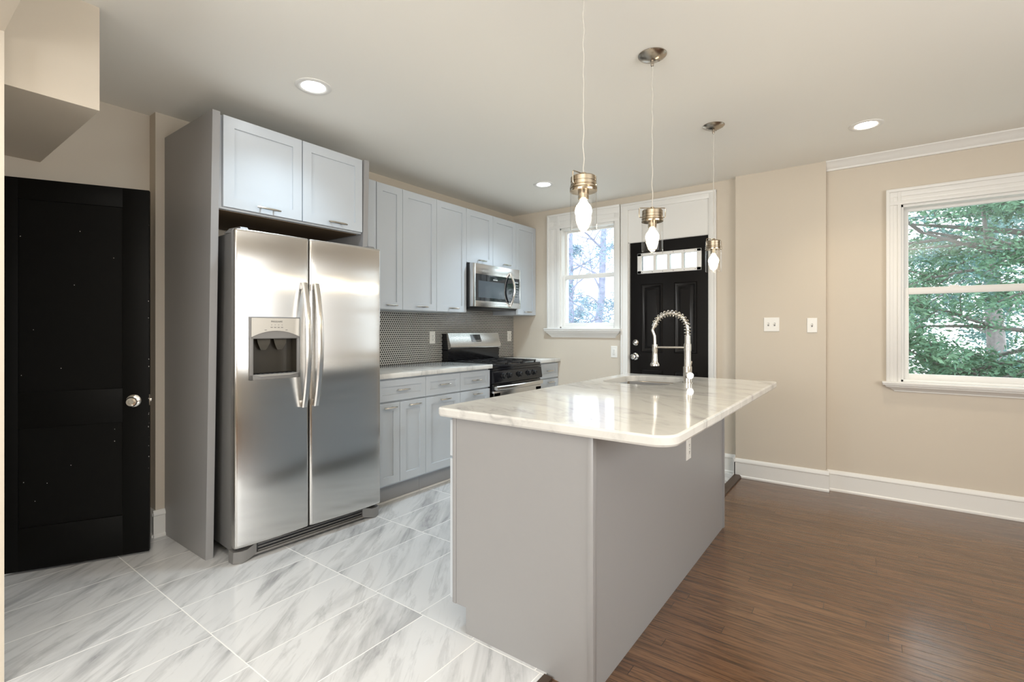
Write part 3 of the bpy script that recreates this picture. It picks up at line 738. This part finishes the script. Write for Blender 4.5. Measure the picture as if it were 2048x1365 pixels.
# front control strip leaning outward at the bottom
cf = M().prism([(RD - 0.04, 0.760), (RD + 0.022, 0.760), (RD + 0.026, 0.775), (RD + 0.012, 0.868), (RD - 0.04, 0.868)], 0.003, Wr - 0.003, 'y')
ctl = cf.build('control_panel', ENAMEL, rg)
M().box(RD - 0.04, RD + 0.012, 0.002, Wr - 0.002, 0.870, 0.889, 0.003).build('front_rail', ENAMEL, rg)
for yk in (0.140, 0.232, 0.392, 0.548, 0.640):
    c0 = Vector((RD + 0.020, yk, 0.818)); ax = Vector((0.985, 0, 0.15)).normalized()
    k = M(); k.tube([c0 - ax * 0.004, c0 + ax * 0.006, c0 + ax * 0.007, c0 + ax * 0.026, c0 + ax * 0.030], [0.030, 0.030, 0.022, 0.020, 0.016], 18)
    k.tube([c0 + ax * 0.031 + Vector((0, 0, -0.016)), c0 + ax * 0.031 + Vector((0, 0, 0.016))], 0.004, 6)
    kk = k.build('knob', BLACKPL, ctl)
    M().tube([c0 + ax * 0.0062, c0 + ax * 0.0085], [0.0305, 0.0285], 18).build('knob_ring', ENAMEL, kk)
ov = M()
oz0, oz1 = 0.235, 0.742
for a, b, c_, e in ((0.010, 0.105, oz0, 0.675), (Wr - 0.105, Wr - 0.010, oz0, 0.675), (0.010, Wr - 0.010, 0.628, 0.690), (0.010, Wr - 0.010, oz0, 0.32)):
    ov.box(RD - 0.03, RD + 0.016, a, b, c_, e, 0.003)
od = ov.build('oven_door', STEEL, rg)
M().box(RD - 0.025, RD + 0.010, 0.10, Wr - 0.10, 0.315, 0.632).build('oven_window', BLACKGL, od)
M().box(RD - 0.03, RD + 0.008, 0.010, Wr - 0.010, 0.690, 0.752, 0.003).build('door_top_band', ENAMEL, od)
lp = []
for i in range(17):
    f = i / 16; y = 0.020 + (Wr - 0.040) * f; b = RD + 0.034 + 0.024 * (1 - (2 * f - 1) ** 2)
    lp.append([(b - 0.010, y, 0.700), (b + 0.008, y, 0.700), (b + 0.013, y, 0.708), (b + 0.013, y, 0.730), (b + 0.006, y, 0.737), (b - 0.010, y, 0.735)])
hm = M().loops(lp)
for y in (0.03, Wr - 0.03): hm.box(RD + 0.006, RD + 0.034, y - 0.012, y + 0.012, 0.704, 0.732, 0.002)
hm.build('oven_handle', STEELH, od)
M().box(RD - 0.03, RD + 0.014, 0.010, Wr - 0.010, 0.062, 0.225, 0.004).build('storage_drawer', STEEL, rg)
for gi in range(3):
    a = 0.03 + gi * (Wr - 0.06) / 3 + 0.004; b = a + (Wr - 0.06) / 3 - 0.008
    xg0, xg1 = 0.125, RD - 0.035; zt = 0.940
    g = M()
    for y in (a, b): g.box(xg0, xg1, y - 0.005 + (0.005 if y == a else -0.005), y + 0.005 + (0.005 if y == a else -0.005), zt - 0.012, zt, 0.002)
    for k in range(5):
        x = xg0 + (xg1 - xg0) * k / 4
        g.box(x - 0.005, x + 0.005, a, b, zt - 0.012, zt, 0.002)
    ym = (a + b) / 2
    for xc in (xg0 + (xg1 - xg0) * 0.27, xg0 + (xg1 - xg0) * 0.76):
        for s in (-1, 1): g.box(xc + s * 0.022, xc + s * 0.095 if s > 0 else xc - 0.095, ym - 0.0045, ym + 0.0045, zt - 0.006, zt + 0.006, 0.002)
    for x in (xg0 + 0.006, (xg0 + xg1) / 2, xg1 - 0.006):
        for y in (a + 0.006, b - 0.006): g.box(x - 0.006, x + 0.006, y - 0.006, y + 0.006, 0.914, zt - 0.010)
    g.build('grate', IRON, rg)
    for xc in (xg0 + (xg1 - xg0) * 0.27, xg0 + (xg1 - xg0) * 0.76):
        M().lathe([(0.055, 0.915), (0.050, 0.920), (0.032, 0.921), (0.032, 0.929), (0.028, 0.932)], (xc, ym, 0), 20).build('burner', IRON, rg)

# ------------------------------------------------------------------ island
IX0, IX1, IY0, IY1 = -1.414, -0.763, 1.499, 3.300
isl = thing('island_cabinet', 'free-standing grey island cabinet under the marble slab', 'island', (0, 0, 0), 0)
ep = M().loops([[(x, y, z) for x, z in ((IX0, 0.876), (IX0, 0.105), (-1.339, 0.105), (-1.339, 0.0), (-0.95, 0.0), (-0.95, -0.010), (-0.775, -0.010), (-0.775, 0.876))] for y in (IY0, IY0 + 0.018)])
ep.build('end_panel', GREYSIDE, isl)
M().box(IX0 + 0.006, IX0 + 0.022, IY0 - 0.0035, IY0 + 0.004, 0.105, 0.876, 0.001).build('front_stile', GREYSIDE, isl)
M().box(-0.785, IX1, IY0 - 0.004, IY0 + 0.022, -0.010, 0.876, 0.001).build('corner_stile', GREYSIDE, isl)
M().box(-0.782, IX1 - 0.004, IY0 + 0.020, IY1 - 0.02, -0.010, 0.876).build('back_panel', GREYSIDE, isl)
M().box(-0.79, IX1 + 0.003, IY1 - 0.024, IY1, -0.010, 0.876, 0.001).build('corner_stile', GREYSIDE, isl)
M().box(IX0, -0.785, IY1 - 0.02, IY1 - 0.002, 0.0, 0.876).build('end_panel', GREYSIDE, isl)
M().box(IX0, IX0 + 0.018, IY0 + 0.018, IY1 - 0.018, 0.105, 0.876).build('face_frame', GREY, isl)
M().box(-1.350, -1.335, IY0 + 0.018, IY1 - 0.018, 0.0, 0.105).build('toe_kick', KICK, isl)
FN = lambda u, v, h: (IX0 - h, u, v)
nd = 4; wd = (IY1 - IY0 - 0.008) / nd
for i in range(nd):
    a = IY0 + 0.004 + wd * i; b = a + wd
    for nm, z0, z1, rail in (('drawer', 0.712, 0.862, 0.046), ('door', 0.118, 0.700, 0.057)):
        o = M().nest(a + G, b - G, z0, z1, [(0, 0.0), (0, 0.0178), (0.0012, 0.019), (rail, 0.019), (rail + 0.001, 0.010), (rail + 0.002, 0.010)], FN).build(nm, GREY, isl)
        ym, zh = (a + b) / 2, (0.672 if nm == 'door' else 0.787)
        h = M(); hx = IX0 - (0.019 if nm == 'door' else 0.010)
        h.tube([(hx - 0.030, ym - 0.06, zh), (hx - 0.034, ym, zh), (hx - 0.030, ym + 0.06, zh)], 0.006, 8)
        for s in (-1, 1): h.tube([(hx + 0.001, ym + s * 0.036, zh), (hx - 0.031, ym + s * 0.036, zh)], 0.0042, 8)
        h.build('handle', NICKEL, o)
def rrect(x0, x1, y0, y1, r, n=8, ins=0.0):
    rr = r if isinstance(r, (list, tuple)) else (r,) * 4
    P = []
    for (cx, cy, sx, sy, a0, R) in ((x1, y0, -1, 1, -PI / 2, rr[0]), (x1, y1, -1, -1, 0, rr[1]), (x0, y1, 1, -1, PI / 2, rr[2]), (x0, y0, 1, 1, PI, rr[3])):
        for i in range(n + 1):
            a = a0 + PI / 2 * i / n
            P.append((cx + sx * R + max(R - ins, 0.001) * math.cos(a), cy + sy * R + max(R - ins, 0.001) * math.sin(a)))
    return P
SX0, SX1, SY0, SY1 = -1.400, -0.985, 2.790, 3.350
def slab_top():
    bm = bmesh.new()
    zt, zb = 0.914, 0.876
    R = (0.075, 0.03, 0.03, 0.035)
    def O(ins, z): return [(x, y, z) for x, y in rrect(-1.488, -0.488, 1.472, 3.472, R, 10, ins)]
    def Hh(out, z): return [(x, y, z) for x, y in rrect(SX0 - out, SX1 + out, SY0 - out, SY1 + out, 0.13 + out, 8)]
    def skin(loops):
        vv = [[bm.verts.new(p) for p in lp] for lp in loops]; k = len(vv[0])
        for a, b in zip(vv, vv[1:]):
            for i in range(k): bm.faces.new((a[i], a[(i + 1) % k], b[(i + 1) % k], b[i]))
        return vv[0], vv[-1]
    ot, ob = skin([O(0.007, zt), O(0.003, zt - 0.0015), O(0.0, zt - 0.007), O(0.0, zb + 0.009), O(0.004, zb + 0.002), O(0.009, zb)])
    ht, hb = skin([Hh(0.004, zt), Hh(0.001, zt - 0.001), Hh(0.0, zt - 0.004), Hh(0.0, zb)])
    for a, b in ((ot, ht), (ob, hb)):
        ed = []
        for lp in (a, b):
            for i in range(len(lp)):
                e = bm.edges.get((lp[i], lp[(i + 1) % len(lp)])); ed.append(e)
        bmesh.ops.triangle_fill(bm, edges=ed, use_beauty=True, use_dissolve=False)
    m = M(); m.bm.free(); m.bm = bm; m.boxed = False
    return m
tag(slab_top().build('island_countertop', MARBLE, None, True, 9.5), 'large white marble island slab with rounded corners and a sink cut-out', 'countertop')
# undermount sink
def ring_s(o, z, r=0.13): return [(x, y, z) for x, y in rrect(SX0 - o, SX1 + o, SY0 - o, SY1 + o, r, 8)]
sk = thing('undermount_sink', 'stainless sink bowl set under the island slab', 'sink', ((SX0 + SX1) / 2, (SY0 + SY1) / 2, 0.68), 0)
ox, oy, oz = sk.location
def L(pts): return [(x - ox, y - oy, z - oz) for x, y, z in pts]
M().loops([L(ring_s(0.02, 0.8755)), L(ring_s(0.004, 0.8755)), L(ring_s(0.002, 0.868)), L(ring_s(-0.006, 0.74)), L(ring_s(-0.03, 0.705, 0.12)), L(ring_s(-0.08, 0.698, 0.1)), L(ring_s(-0.08, 0.690, 0.1)), L(ring_s(0.0, 0.700)), L(ring_s(0.02, 0.86))], False, False).loops([L(ring_s(-0.08, 0.698, 0.1)), L(ring_s(-0.08, 0.697, 0.1))]).build('bowl', STEELS, sk)
M().lathe([(0.045, 0.0195), (0.045, 0.022), (0.034, 0.022), (0.030, 0.0185), (0.01, 0.0185)], (0, 0, 0), 20).build('drain', CHROME, sk)
# faucet
fz = 0.914; fx, fy = -0.918, 3.055
fa = thing('kitchen_faucet', 'tall spring-neck kitchen faucet in brushed nickel beside the island sink', 'faucet', (fx, fy, fz), 0)
M().lathe([(0.030, 0.0), (0.030, 0.004), (0.0255, 0.006), (0.0255, 0.100), (0.0205, 0.101), (0.0195, 0.105), (0.0195, 0.195), (0.0215, 0.196), (0.0215, 0.238), (0.0175, 0.240), (0.0165, 0.290), (0.014, 0.292)], (0, 0, 0), 24).build('column', NICKEL, fa)
R = 0.105
def arch(t): # 0..1 from column top over to the spray hose
    if t < 0.12: return Vector((0, 0, 0.290 + t / 0.12 * 0.035))
    a = (t - 0.12) / 0.88 * math.radians(158)
    return Vector((-R + R * math.cos(a), 0, 0.325 + R * 0.98 * math.sin(a)))
M().tube([arch(i / 30) for i in range(31)], 0.0100, 10).build('hose_core', NICKEL, fa)
pts = []; turns = 16; per = 12
for i in range(turns * per + 1):
    t = i / (turns * per); p = arch(t); q = (arch(min(t + 0.01, 1)) - arch(max(t - 0.01, 0))).normalized()
    s = Vector((0, 1, 0)); nrm = q.cross(s).normalized(); a = 2 * PI * i / per
    pts.append(p + (nrm * math.cos(a) + s * math.sin(a)) * 0.0185)
M().tube(pts, 0.0026, 6).build('spring', NICKEL, fa)
e = arch(1.0); q = (arch(1.0) - arch(0.98)).normalized()
hx = -0.205
col = M().tube([e - q * 0.010, e - q * 0.009, e + q * 0.020, e + q * 0.021], [0.008, 0.0145, 0.0145, 0.008], 16)
col.build('spring_collar', NICKEL, fa)
M().tube([e + q * 0.018, e + q * 0.045, Vector((hx - 0.002, 0, 0.285)), Vector((hx, 0, 0.225))], 0.0095, 12).build('hose', NICKEL, fa)
M().lathe([(0.0125, 0.232), (0.017, 0.230), (0.017, 0.190), (0.0155, 0.186), (0.0165, 0.165), (0.0175, 0.140), (0.0185, 0.120), (0.027, 0.108), (0.028, 0.104), (0.028, 0.096), (0.024, 0.094), (0.010, 0.095)], (hx, 0, 0), 24).build('spray_head', NICKEL, fa)
M().tube([(-0.015, 0, 0.216), (hx + 0.012, 0, 0.213)], 0.0062, 10).build('support_arm', NICKEL, fa)
dirv = Vector((0.57, -0.82, 0)).normalized()
lv = M().tube([dirv * 0.018 + Vector((0, 0, 0.048)), dirv * 0.046 + Vector((0, 0, 0.048)), dirv * 0.048 + Vector((0, 0, 0.048))], [0.0225, 0.0225, 0.020], 24)
lv.tube([dirv * 0.036 + Vector((0, 0, 0.066)), dirv * 0.036 + Vector((0.006, 0, 0.10)), dirv * 0.036 + Vector((0.012, 0.004, 0.135))], [0.0045, 0.004, 0.0035], 8)
lv.build('lever', NICKEL, fa)

# ------------------------------------------------------------------ outlets and switches (built facing -y, centred on their plate)
def outlet(loc, rotz, label, name='outlet', kind='decora', group='white outlets'):
    r = thing(name, label, 'outlet' if name == 'outlet' else 'light switch', loc, rotz, group)
    pw = 0.115 if kind == 'double' else 0.070
    M().nest(-pw / 2, pw / 2, -0.0575, 0.0575, [(0, 0), (0, 0.003), (0.003, 0.006)], FY(0)).build('cover_plate', PLAST, r)
    if kind == 'decora':
        M().box(-0.017, 0.017, -0.0075, -0.005, -0.034, 0.034, 0.001).build('receptacle', PLAST, r)
        s = M()
        for z in (-0.018, 0.018):
            s.box(-0.007, -0.005, -0.0082, -0.007, z - 0.004, z + 0.005).box(0.005, 0.007, -0.0082, -0.007, z - 0.004, z + 0.004).box(-0.002, 0.002, -0.0082, -0.007, z - 0.010, z - 0.006)
        s.box(-0.006, 0.006, -0.0082, -0.007, -0.003, -0.001).build('slots', SLOT, r)
    else:
        for xc in ((-0.023, 0.023) if kind == 'double' else (0.0,)):
            M().box(xc - 0.0055, xc + 0.0055, -0.0068, -0.005, -0.013, 0.013).build('toggle_slot', GREYPL, r)
            M().loops([[(xc - 0.004, -0.006, -0.006), (xc + 0.004, -0.006, -0.006), (xc + 0.004, -0.006, 0.006), (xc - 0.004, -0.006, 0.006)], [(xc - 0.0035, -0.018, 0.002), (xc + 0.0035, -0.018, 0.002), (xc + 0.0035, -0.017, 0.010), (xc - 0.0035, -0.017, 0.010)]]).build('toggle', PLAST, r)
    return r
outlet((XL + 0.009, 3.262, 1.165), PI / 2, 'white outlet on the penny tile left of the stove')
outlet((XL + 0.009, 4.470, 1.165), PI / 2, 'white outlet on the penny tile right of the stove in the corner')
outlet((-2.088, YW, 1.018), 0, 'white outlet on the back wall below the smaller window')
outlet((IX1 - 0.004, 2.560, 0.632), PI / 2, 'white outlet under the marble overhang on the side of the island')
outlet((-0.674, YP, 1.282), 0, 'double white toggle switch plate, left one on the pier', 'light_switch', 'double', 'white switch plates')
outlet((-0.390, YP, 1.274), 0, 'single white toggle switch plate, right one on the pier', 'light_switch', 'single', 'white switch plates')

# ------------------------------------------------------------------ pendants
def pendant(loc, rot, label):
    p = thing('pendant_light', label, 'pendant lamp', (loc[0], loc[1], ZC), rot, 'jar pendants over the island')
    M().lathe([(0.066, 0.0), (0.066, -0.003), (0.060, -0.009), (0.044, -0.018), (0.020, -0.025), (0.008, -0.027)], (0, 0, 0), 32).lathe([(0.008, -0.024), (0.008, -0.045), (0.006, -0.052)], (0, 0, 0), 12).lathe([(0.006, -0.014), (0.006, -0.021), (0.003, -0.023)], (0.034, 0.012, 0), 10).build('canopy', BRONZE, p)
    zt = 1.822 - ZC
    cd = [(0.0018 * math.sin(i * 0.9) * (1 if 0 < i < 40 else 0), 0.0018 * math.cos(i * 1.1) * (1 if 0 < i < 40 else 0), -0.048 + (zt + 0.048) * i / 40) for i in range(41)]
    M().tube(cd, 0.0019, 6).build('cord', CORD, p)
    z0 = 1.755 - ZC
    cap = M().lathe([(0.0500, z0 - 0.004), (0.0505, z0 + 0.002), (0.0465, z0 + 0.004), (0.0465, z0 + 0.006), (0.0500, z0 + 0.008), (0.0500, z0 + 0.013), (0.0460, z0 + 0.015), (0.0460, z0 + 0.017), (0.0478, z0 + 0.019), (0.0478, z0 + 0.029), (0.0455, z0 + 0.030), (0.0455, z0 + 0.033), (0.0475, z0 + 0.0325), (0.0475, z0 + 0.048), (0.044, z0 + 0.052), (0.012, z0 + 0.055), (0.010, z0 + 0.066), (0.004, z0 + 0.067)], (0, 0, 0), 36).build('cap', BRASS, p)
    M().tube([(-0.047, 0, z0 + 0.018), (-0.060, 0, z0 + 0.018), (-0.062, 0, z0 + 0.022), (-0.062, 0, z0 + 0.058), (-0.058, 0, z0 + 0.062), (0.058, 0, z0 + 0.062), (0.062, 0, z0 + 0.058), (0.062, 0, z0 + 0.022), (0.060, 0, z0 + 0.018), (0.047, 0, z0 + 0.018)], 0.0022, 8).build('bail', BRASS, cap)
    zb = 1.610 - ZC; r = 0.0490
    M().lathe([(0.040, z0 + 0.001), (r, z0 - 0.010), (r, zb + 0.003), (r - 0.0012, zb), (r - 0.003, zb + 0.003)], (0, 0, 0), 40, 'z', (False, False)).build('glass_jar', JAR, p)
    M().lathe([(0.020, z0), (0.020, z0 - 0.030), (0.016, z0 - 0.034), (0.006, z0 - 0.034)], (0, 0, 0), 20).build('socket', BRASS, p)
    zc = z0 - 0.078
    M().lathe([(0.0125, z0 - 0.0335), (0.0135, z0 - 0.040), (0.0185, z0 - 0.048), (0.0250, z0 - 0.056), (0.0295, z0 - 0.066), (0.0310, z0 - 0.076), (0.0295, z0 - 0.086), (0.0245, z0 - 0.096), (0.0165, z0 - 0.103), (0.007, z0 - 0.1065), (0.001, z0 - 0.107)], (0, 0, 0), 28).build('bulb', BULB, p)
    return p
P0 = pendant((-0.866, 1.62), math.radians(80), 'jar pendant light nearest the viewer, hanging before the smaller window')
P1 = dup(P0, (-0.846, 2.268, ZC), 'middle jar pendant light with its round canopy fully in view', math.radians(36))
P2 = dup(P0, (-0.824, 3.285, ZC), 'farthest and smallest-looking jar pendant, beside the door edge', math.radians(62))
# ------------------------------------------------------------------ recessed ceiling lights
def downlight(x, y, col, led, watts, label):
    p = thing('recessed_light', label, 'ceiling light', (x, y, ZC), 0, 'recessed ceiling lights')
    M().lathe([(0.092, 0.0), (0.092, -0.003), (0.080, -0.007), (0.064, -0.004), (0.060, -0.002), (0.060, 0.0)], (0, 0, 0), 36, 'z', (False, False)).build('trim_ring', TRIM, p)
    M().lathe([(0.061, -0.0022), (0.040, -0.0040), (0.001, -0.0046)], (0, 0, 0), 30, 'z', (False, True)).build('diffuser', led, p)
    d = bpy.data.lights.new('downlight_lamp', 'SPOT'); d.energy = watts; d.color = col; d.shadow_soft_size = 0.055
    d.spot_size = math.radians(125); d.spot_blend = 1.0
    o = bpy.data.objects.new('downlight_lamp', d); C.objects.link(o); o.parent = p; o.location = (0, 0, -0.02)
    return p
COOL, WARM = (0.70, 0.87, 1.0), (1.0, 0.86, 0.66)
downlight(-2.415, 1.483, COOL, LEDC, 44, 'bright recessed light in the ceiling in front of the fridge cabinet')
downlight(-2.383, 3.707, COOL, LEDC, 115, 'small-looking recessed light in the ceiling in front of the far wall cabinets')
downlight(-0.040, 3.850, WARM, LEDW, 34, 'warm recessed light in the ceiling near the crown moulding')

# ------------------------------------------------------------------ outside: ground and trees
tag(M().box(-30, 30, YW + 0.17, 60, -0.9, -0.75).build('ground', GROUND), None, None, None, 'structure')
def limb(m, p, d, length, r, depth, rnd, tips, bend=0.25, drop=0.0):
    pts = [Vector(p)]; d = Vector(d).normalized(); n = 7
    for i in range(n):
        d = (d + Vector((rnd.uniform(-1, 1), rnd.uniform(-1, 1), rnd.uniform(-1, 1) - drop)) * bend * 0.5).normalized()
        pts.append(pts[-1] + d * length / n)
    m.tube(pts, [r * (1 - 0.75 * i / n) for i in range(n + 1)], 6, False)
    tips.append((pts, r))
    if depth > 0:
        for k in range(rnd.randint(3, 5)):
            i = rnd.randint(2, n); q = pts[i]
            dd = (d + Vector((rnd.uniform(-1, 1), rnd.uniform(-1, 1), rnd.uniform(-0.6, 0.8))) * 0.9).normalized()
            limb(m, q, dd, length * rnd.uniform(0.4, 0.7), r * 0.45, depth - 1, rnd, tips, bend, drop)
def leaves(m, tips, per, size, spread, rnd, rmax, asp=0.28):
    bm = m.bm
    for pts, r in tips:
        if r > rmax: continue
        for _ in range(per):
            i = rnd.randint(1, len(pts) - 1); t = rnd.random()
            p = pts[i - 1].lerp(pts[i], t) + Vector((rnd.gauss(0, 1), rnd.gauss(0, 1), rnd.gauss(0, 0.7))) * spread
            a = Vector((rnd.uniform(-1, 1), rnd.uniform(-1, 1), rnd.uniform(-0.7, 0.5))).normalized()
            b = a.cross(Vector((rnd.uniform(-1, 1), rnd.uniform(-1, 1), rnd.uniform(-1, 1)))).normalized()
            s = size * rnd.uniform(0.6, 1.4)
            bm.faces.new([bm.verts.new(v) for v in (p - a * s, p + b * s * asp, p + a * s, p - b * s * asp)])
def tree(name, label, base, height, r, limbs, seed, bark, leaf, per, size, spread, depth=2, lean=(0, 0), bend=0.3, rmax=0.02, asp=0.28):
    rnd = random.Random(seed)
    t = thing(name, label, 'tree', base, 0, 'trees outside the windows')
    k = 9; tr_ = M(); P = [Vector((lean[0] * (i / k) ** 1.3 + rnd.uniform(-0.03, 0.03), lean[1] * i / k + rnd.uniform(-0.03, 0.03), height * i / k)) for i in range(k + 1)]
    tr_.tube(P, [r * (1 - 0.65 * i / k) for i in range(k + 1)], 10)
    tr_.build('trunk', bark, t)
    bm_ = M(); tips = []
    for (h, az, el, ln, rr) in limbs:
        f = h / height * k; i = min(int(f), k - 1); p = P[i].lerp(P[i + 1], f - i)
        dv = Vector((math.cos(math.radians(az)) * math.cos(math.radians(el)), math.sin(math.radians(az)) * math.cos(math.radians(el)), math.sin(math.radians(el))))
        limb(bm_, p, dv, ln, rr, depth, rnd, tips, bend, 0.08)
    bm_.build('branches', bark, t)
    if per:
        f_ = M(); leaves(f_, tips, per, size, spread, rnd, rmax, asp); tag(f_.build('foliage', leaf, t, smooth=False))
    return t
G0 = -0.75
rl = random.Random(3)
# evergreen beyond the right-hand window: trunk off to the right, limbs sweeping left across the view
lim = [(0.55 + 0.25 * i, 185 + rl.uniform(-28, 28), rl.uniform(-6, 22), rl.uniform(1.7, 2.4), rl.uniform(0.03, 0.05)) for i in range(14)]
lim += [(0.9, 196, 16, 2.3, 0.085), (1.9, 180, -14, 2.2, 0.05), (2.6, 178, 20, 2.2, 0.055)]
tree('evergreen_tree', 'spreading green evergreen filling the large right-hand window', (2.35, 7.5, G0), 5.0, 0.20, lim, 11, BARK, LEAFG, 190, 0.030, 0.085, 2, (0.2, 0.1), 0.28, 0.045, 0.34)
lim = [(0.5 + 0.34 * i, 180 + rl.uniform(-120, 120), rl.uniform(0, 30), rl.uniform(1.7, 2.6), rl.uniform(0.03, 0.05)) for i in range(13)]
tree('evergreen_tree', 'darker blue-green evergreen behind the branches in the right-hand window', (2.0, 13.6, G0), 5.6, 0.18, lim, 23, BARK, LEAFB, 110, 0.05, 0.14, 2, (-0.2, 0.0), 0.28, 0.05, 0.34)
# bare pale tree and pine seen through the smaller window
lim = [(1.2 + 0.33 * i, rl.uniform(0, 360), rl.uniform(10, 50), rl.uniform(1.0, 2.0), rl.uniform(0.02, 0.035)) for i in range(10)]
tree('bare_tree', 'pale bare-branched tree with a leaning trunk seen through the smaller window', (-5.15, 10.2, G0), 6.2, 0.12, lim, 5, BARKP, LEAFP, 0, 0, 0, 2, (0.25, 0.2), 0.34)
lim = [(1.6 + 0.26 * i, rl.uniform(0, 360), rl.uniform(0, 25), rl.uniform(1.1, 1.7), rl.uniform(0.02, 0.035)) for i in range(14)]
tree('pine_tree', 'pale hazy pine at the left of the view through the smaller window', (-8.1, 14.2, G0), 6.2, 0.13, lim, 8, BARKP, LEAFP, 120, 0.06, 0.12, 1, (0.1, 0), 0.25, 0.05, 0.3)
lim = [(0.5 + 0.10 * i, rl.uniform(0, 360), rl.uniform(15, 60), rl.uniform(0.8, 1.4), rl.uniform(0.010, 0.018)) for i in range(24)]
tree('shrub', 'tangled pale shrub low in the smaller window', (-4.35, 7.7, G0), 2.5, 0.04, lim, 15, BARKP, LEAFP, 16, 0.026, 0.06, 2, (0, 0), 0.4, 0.05)
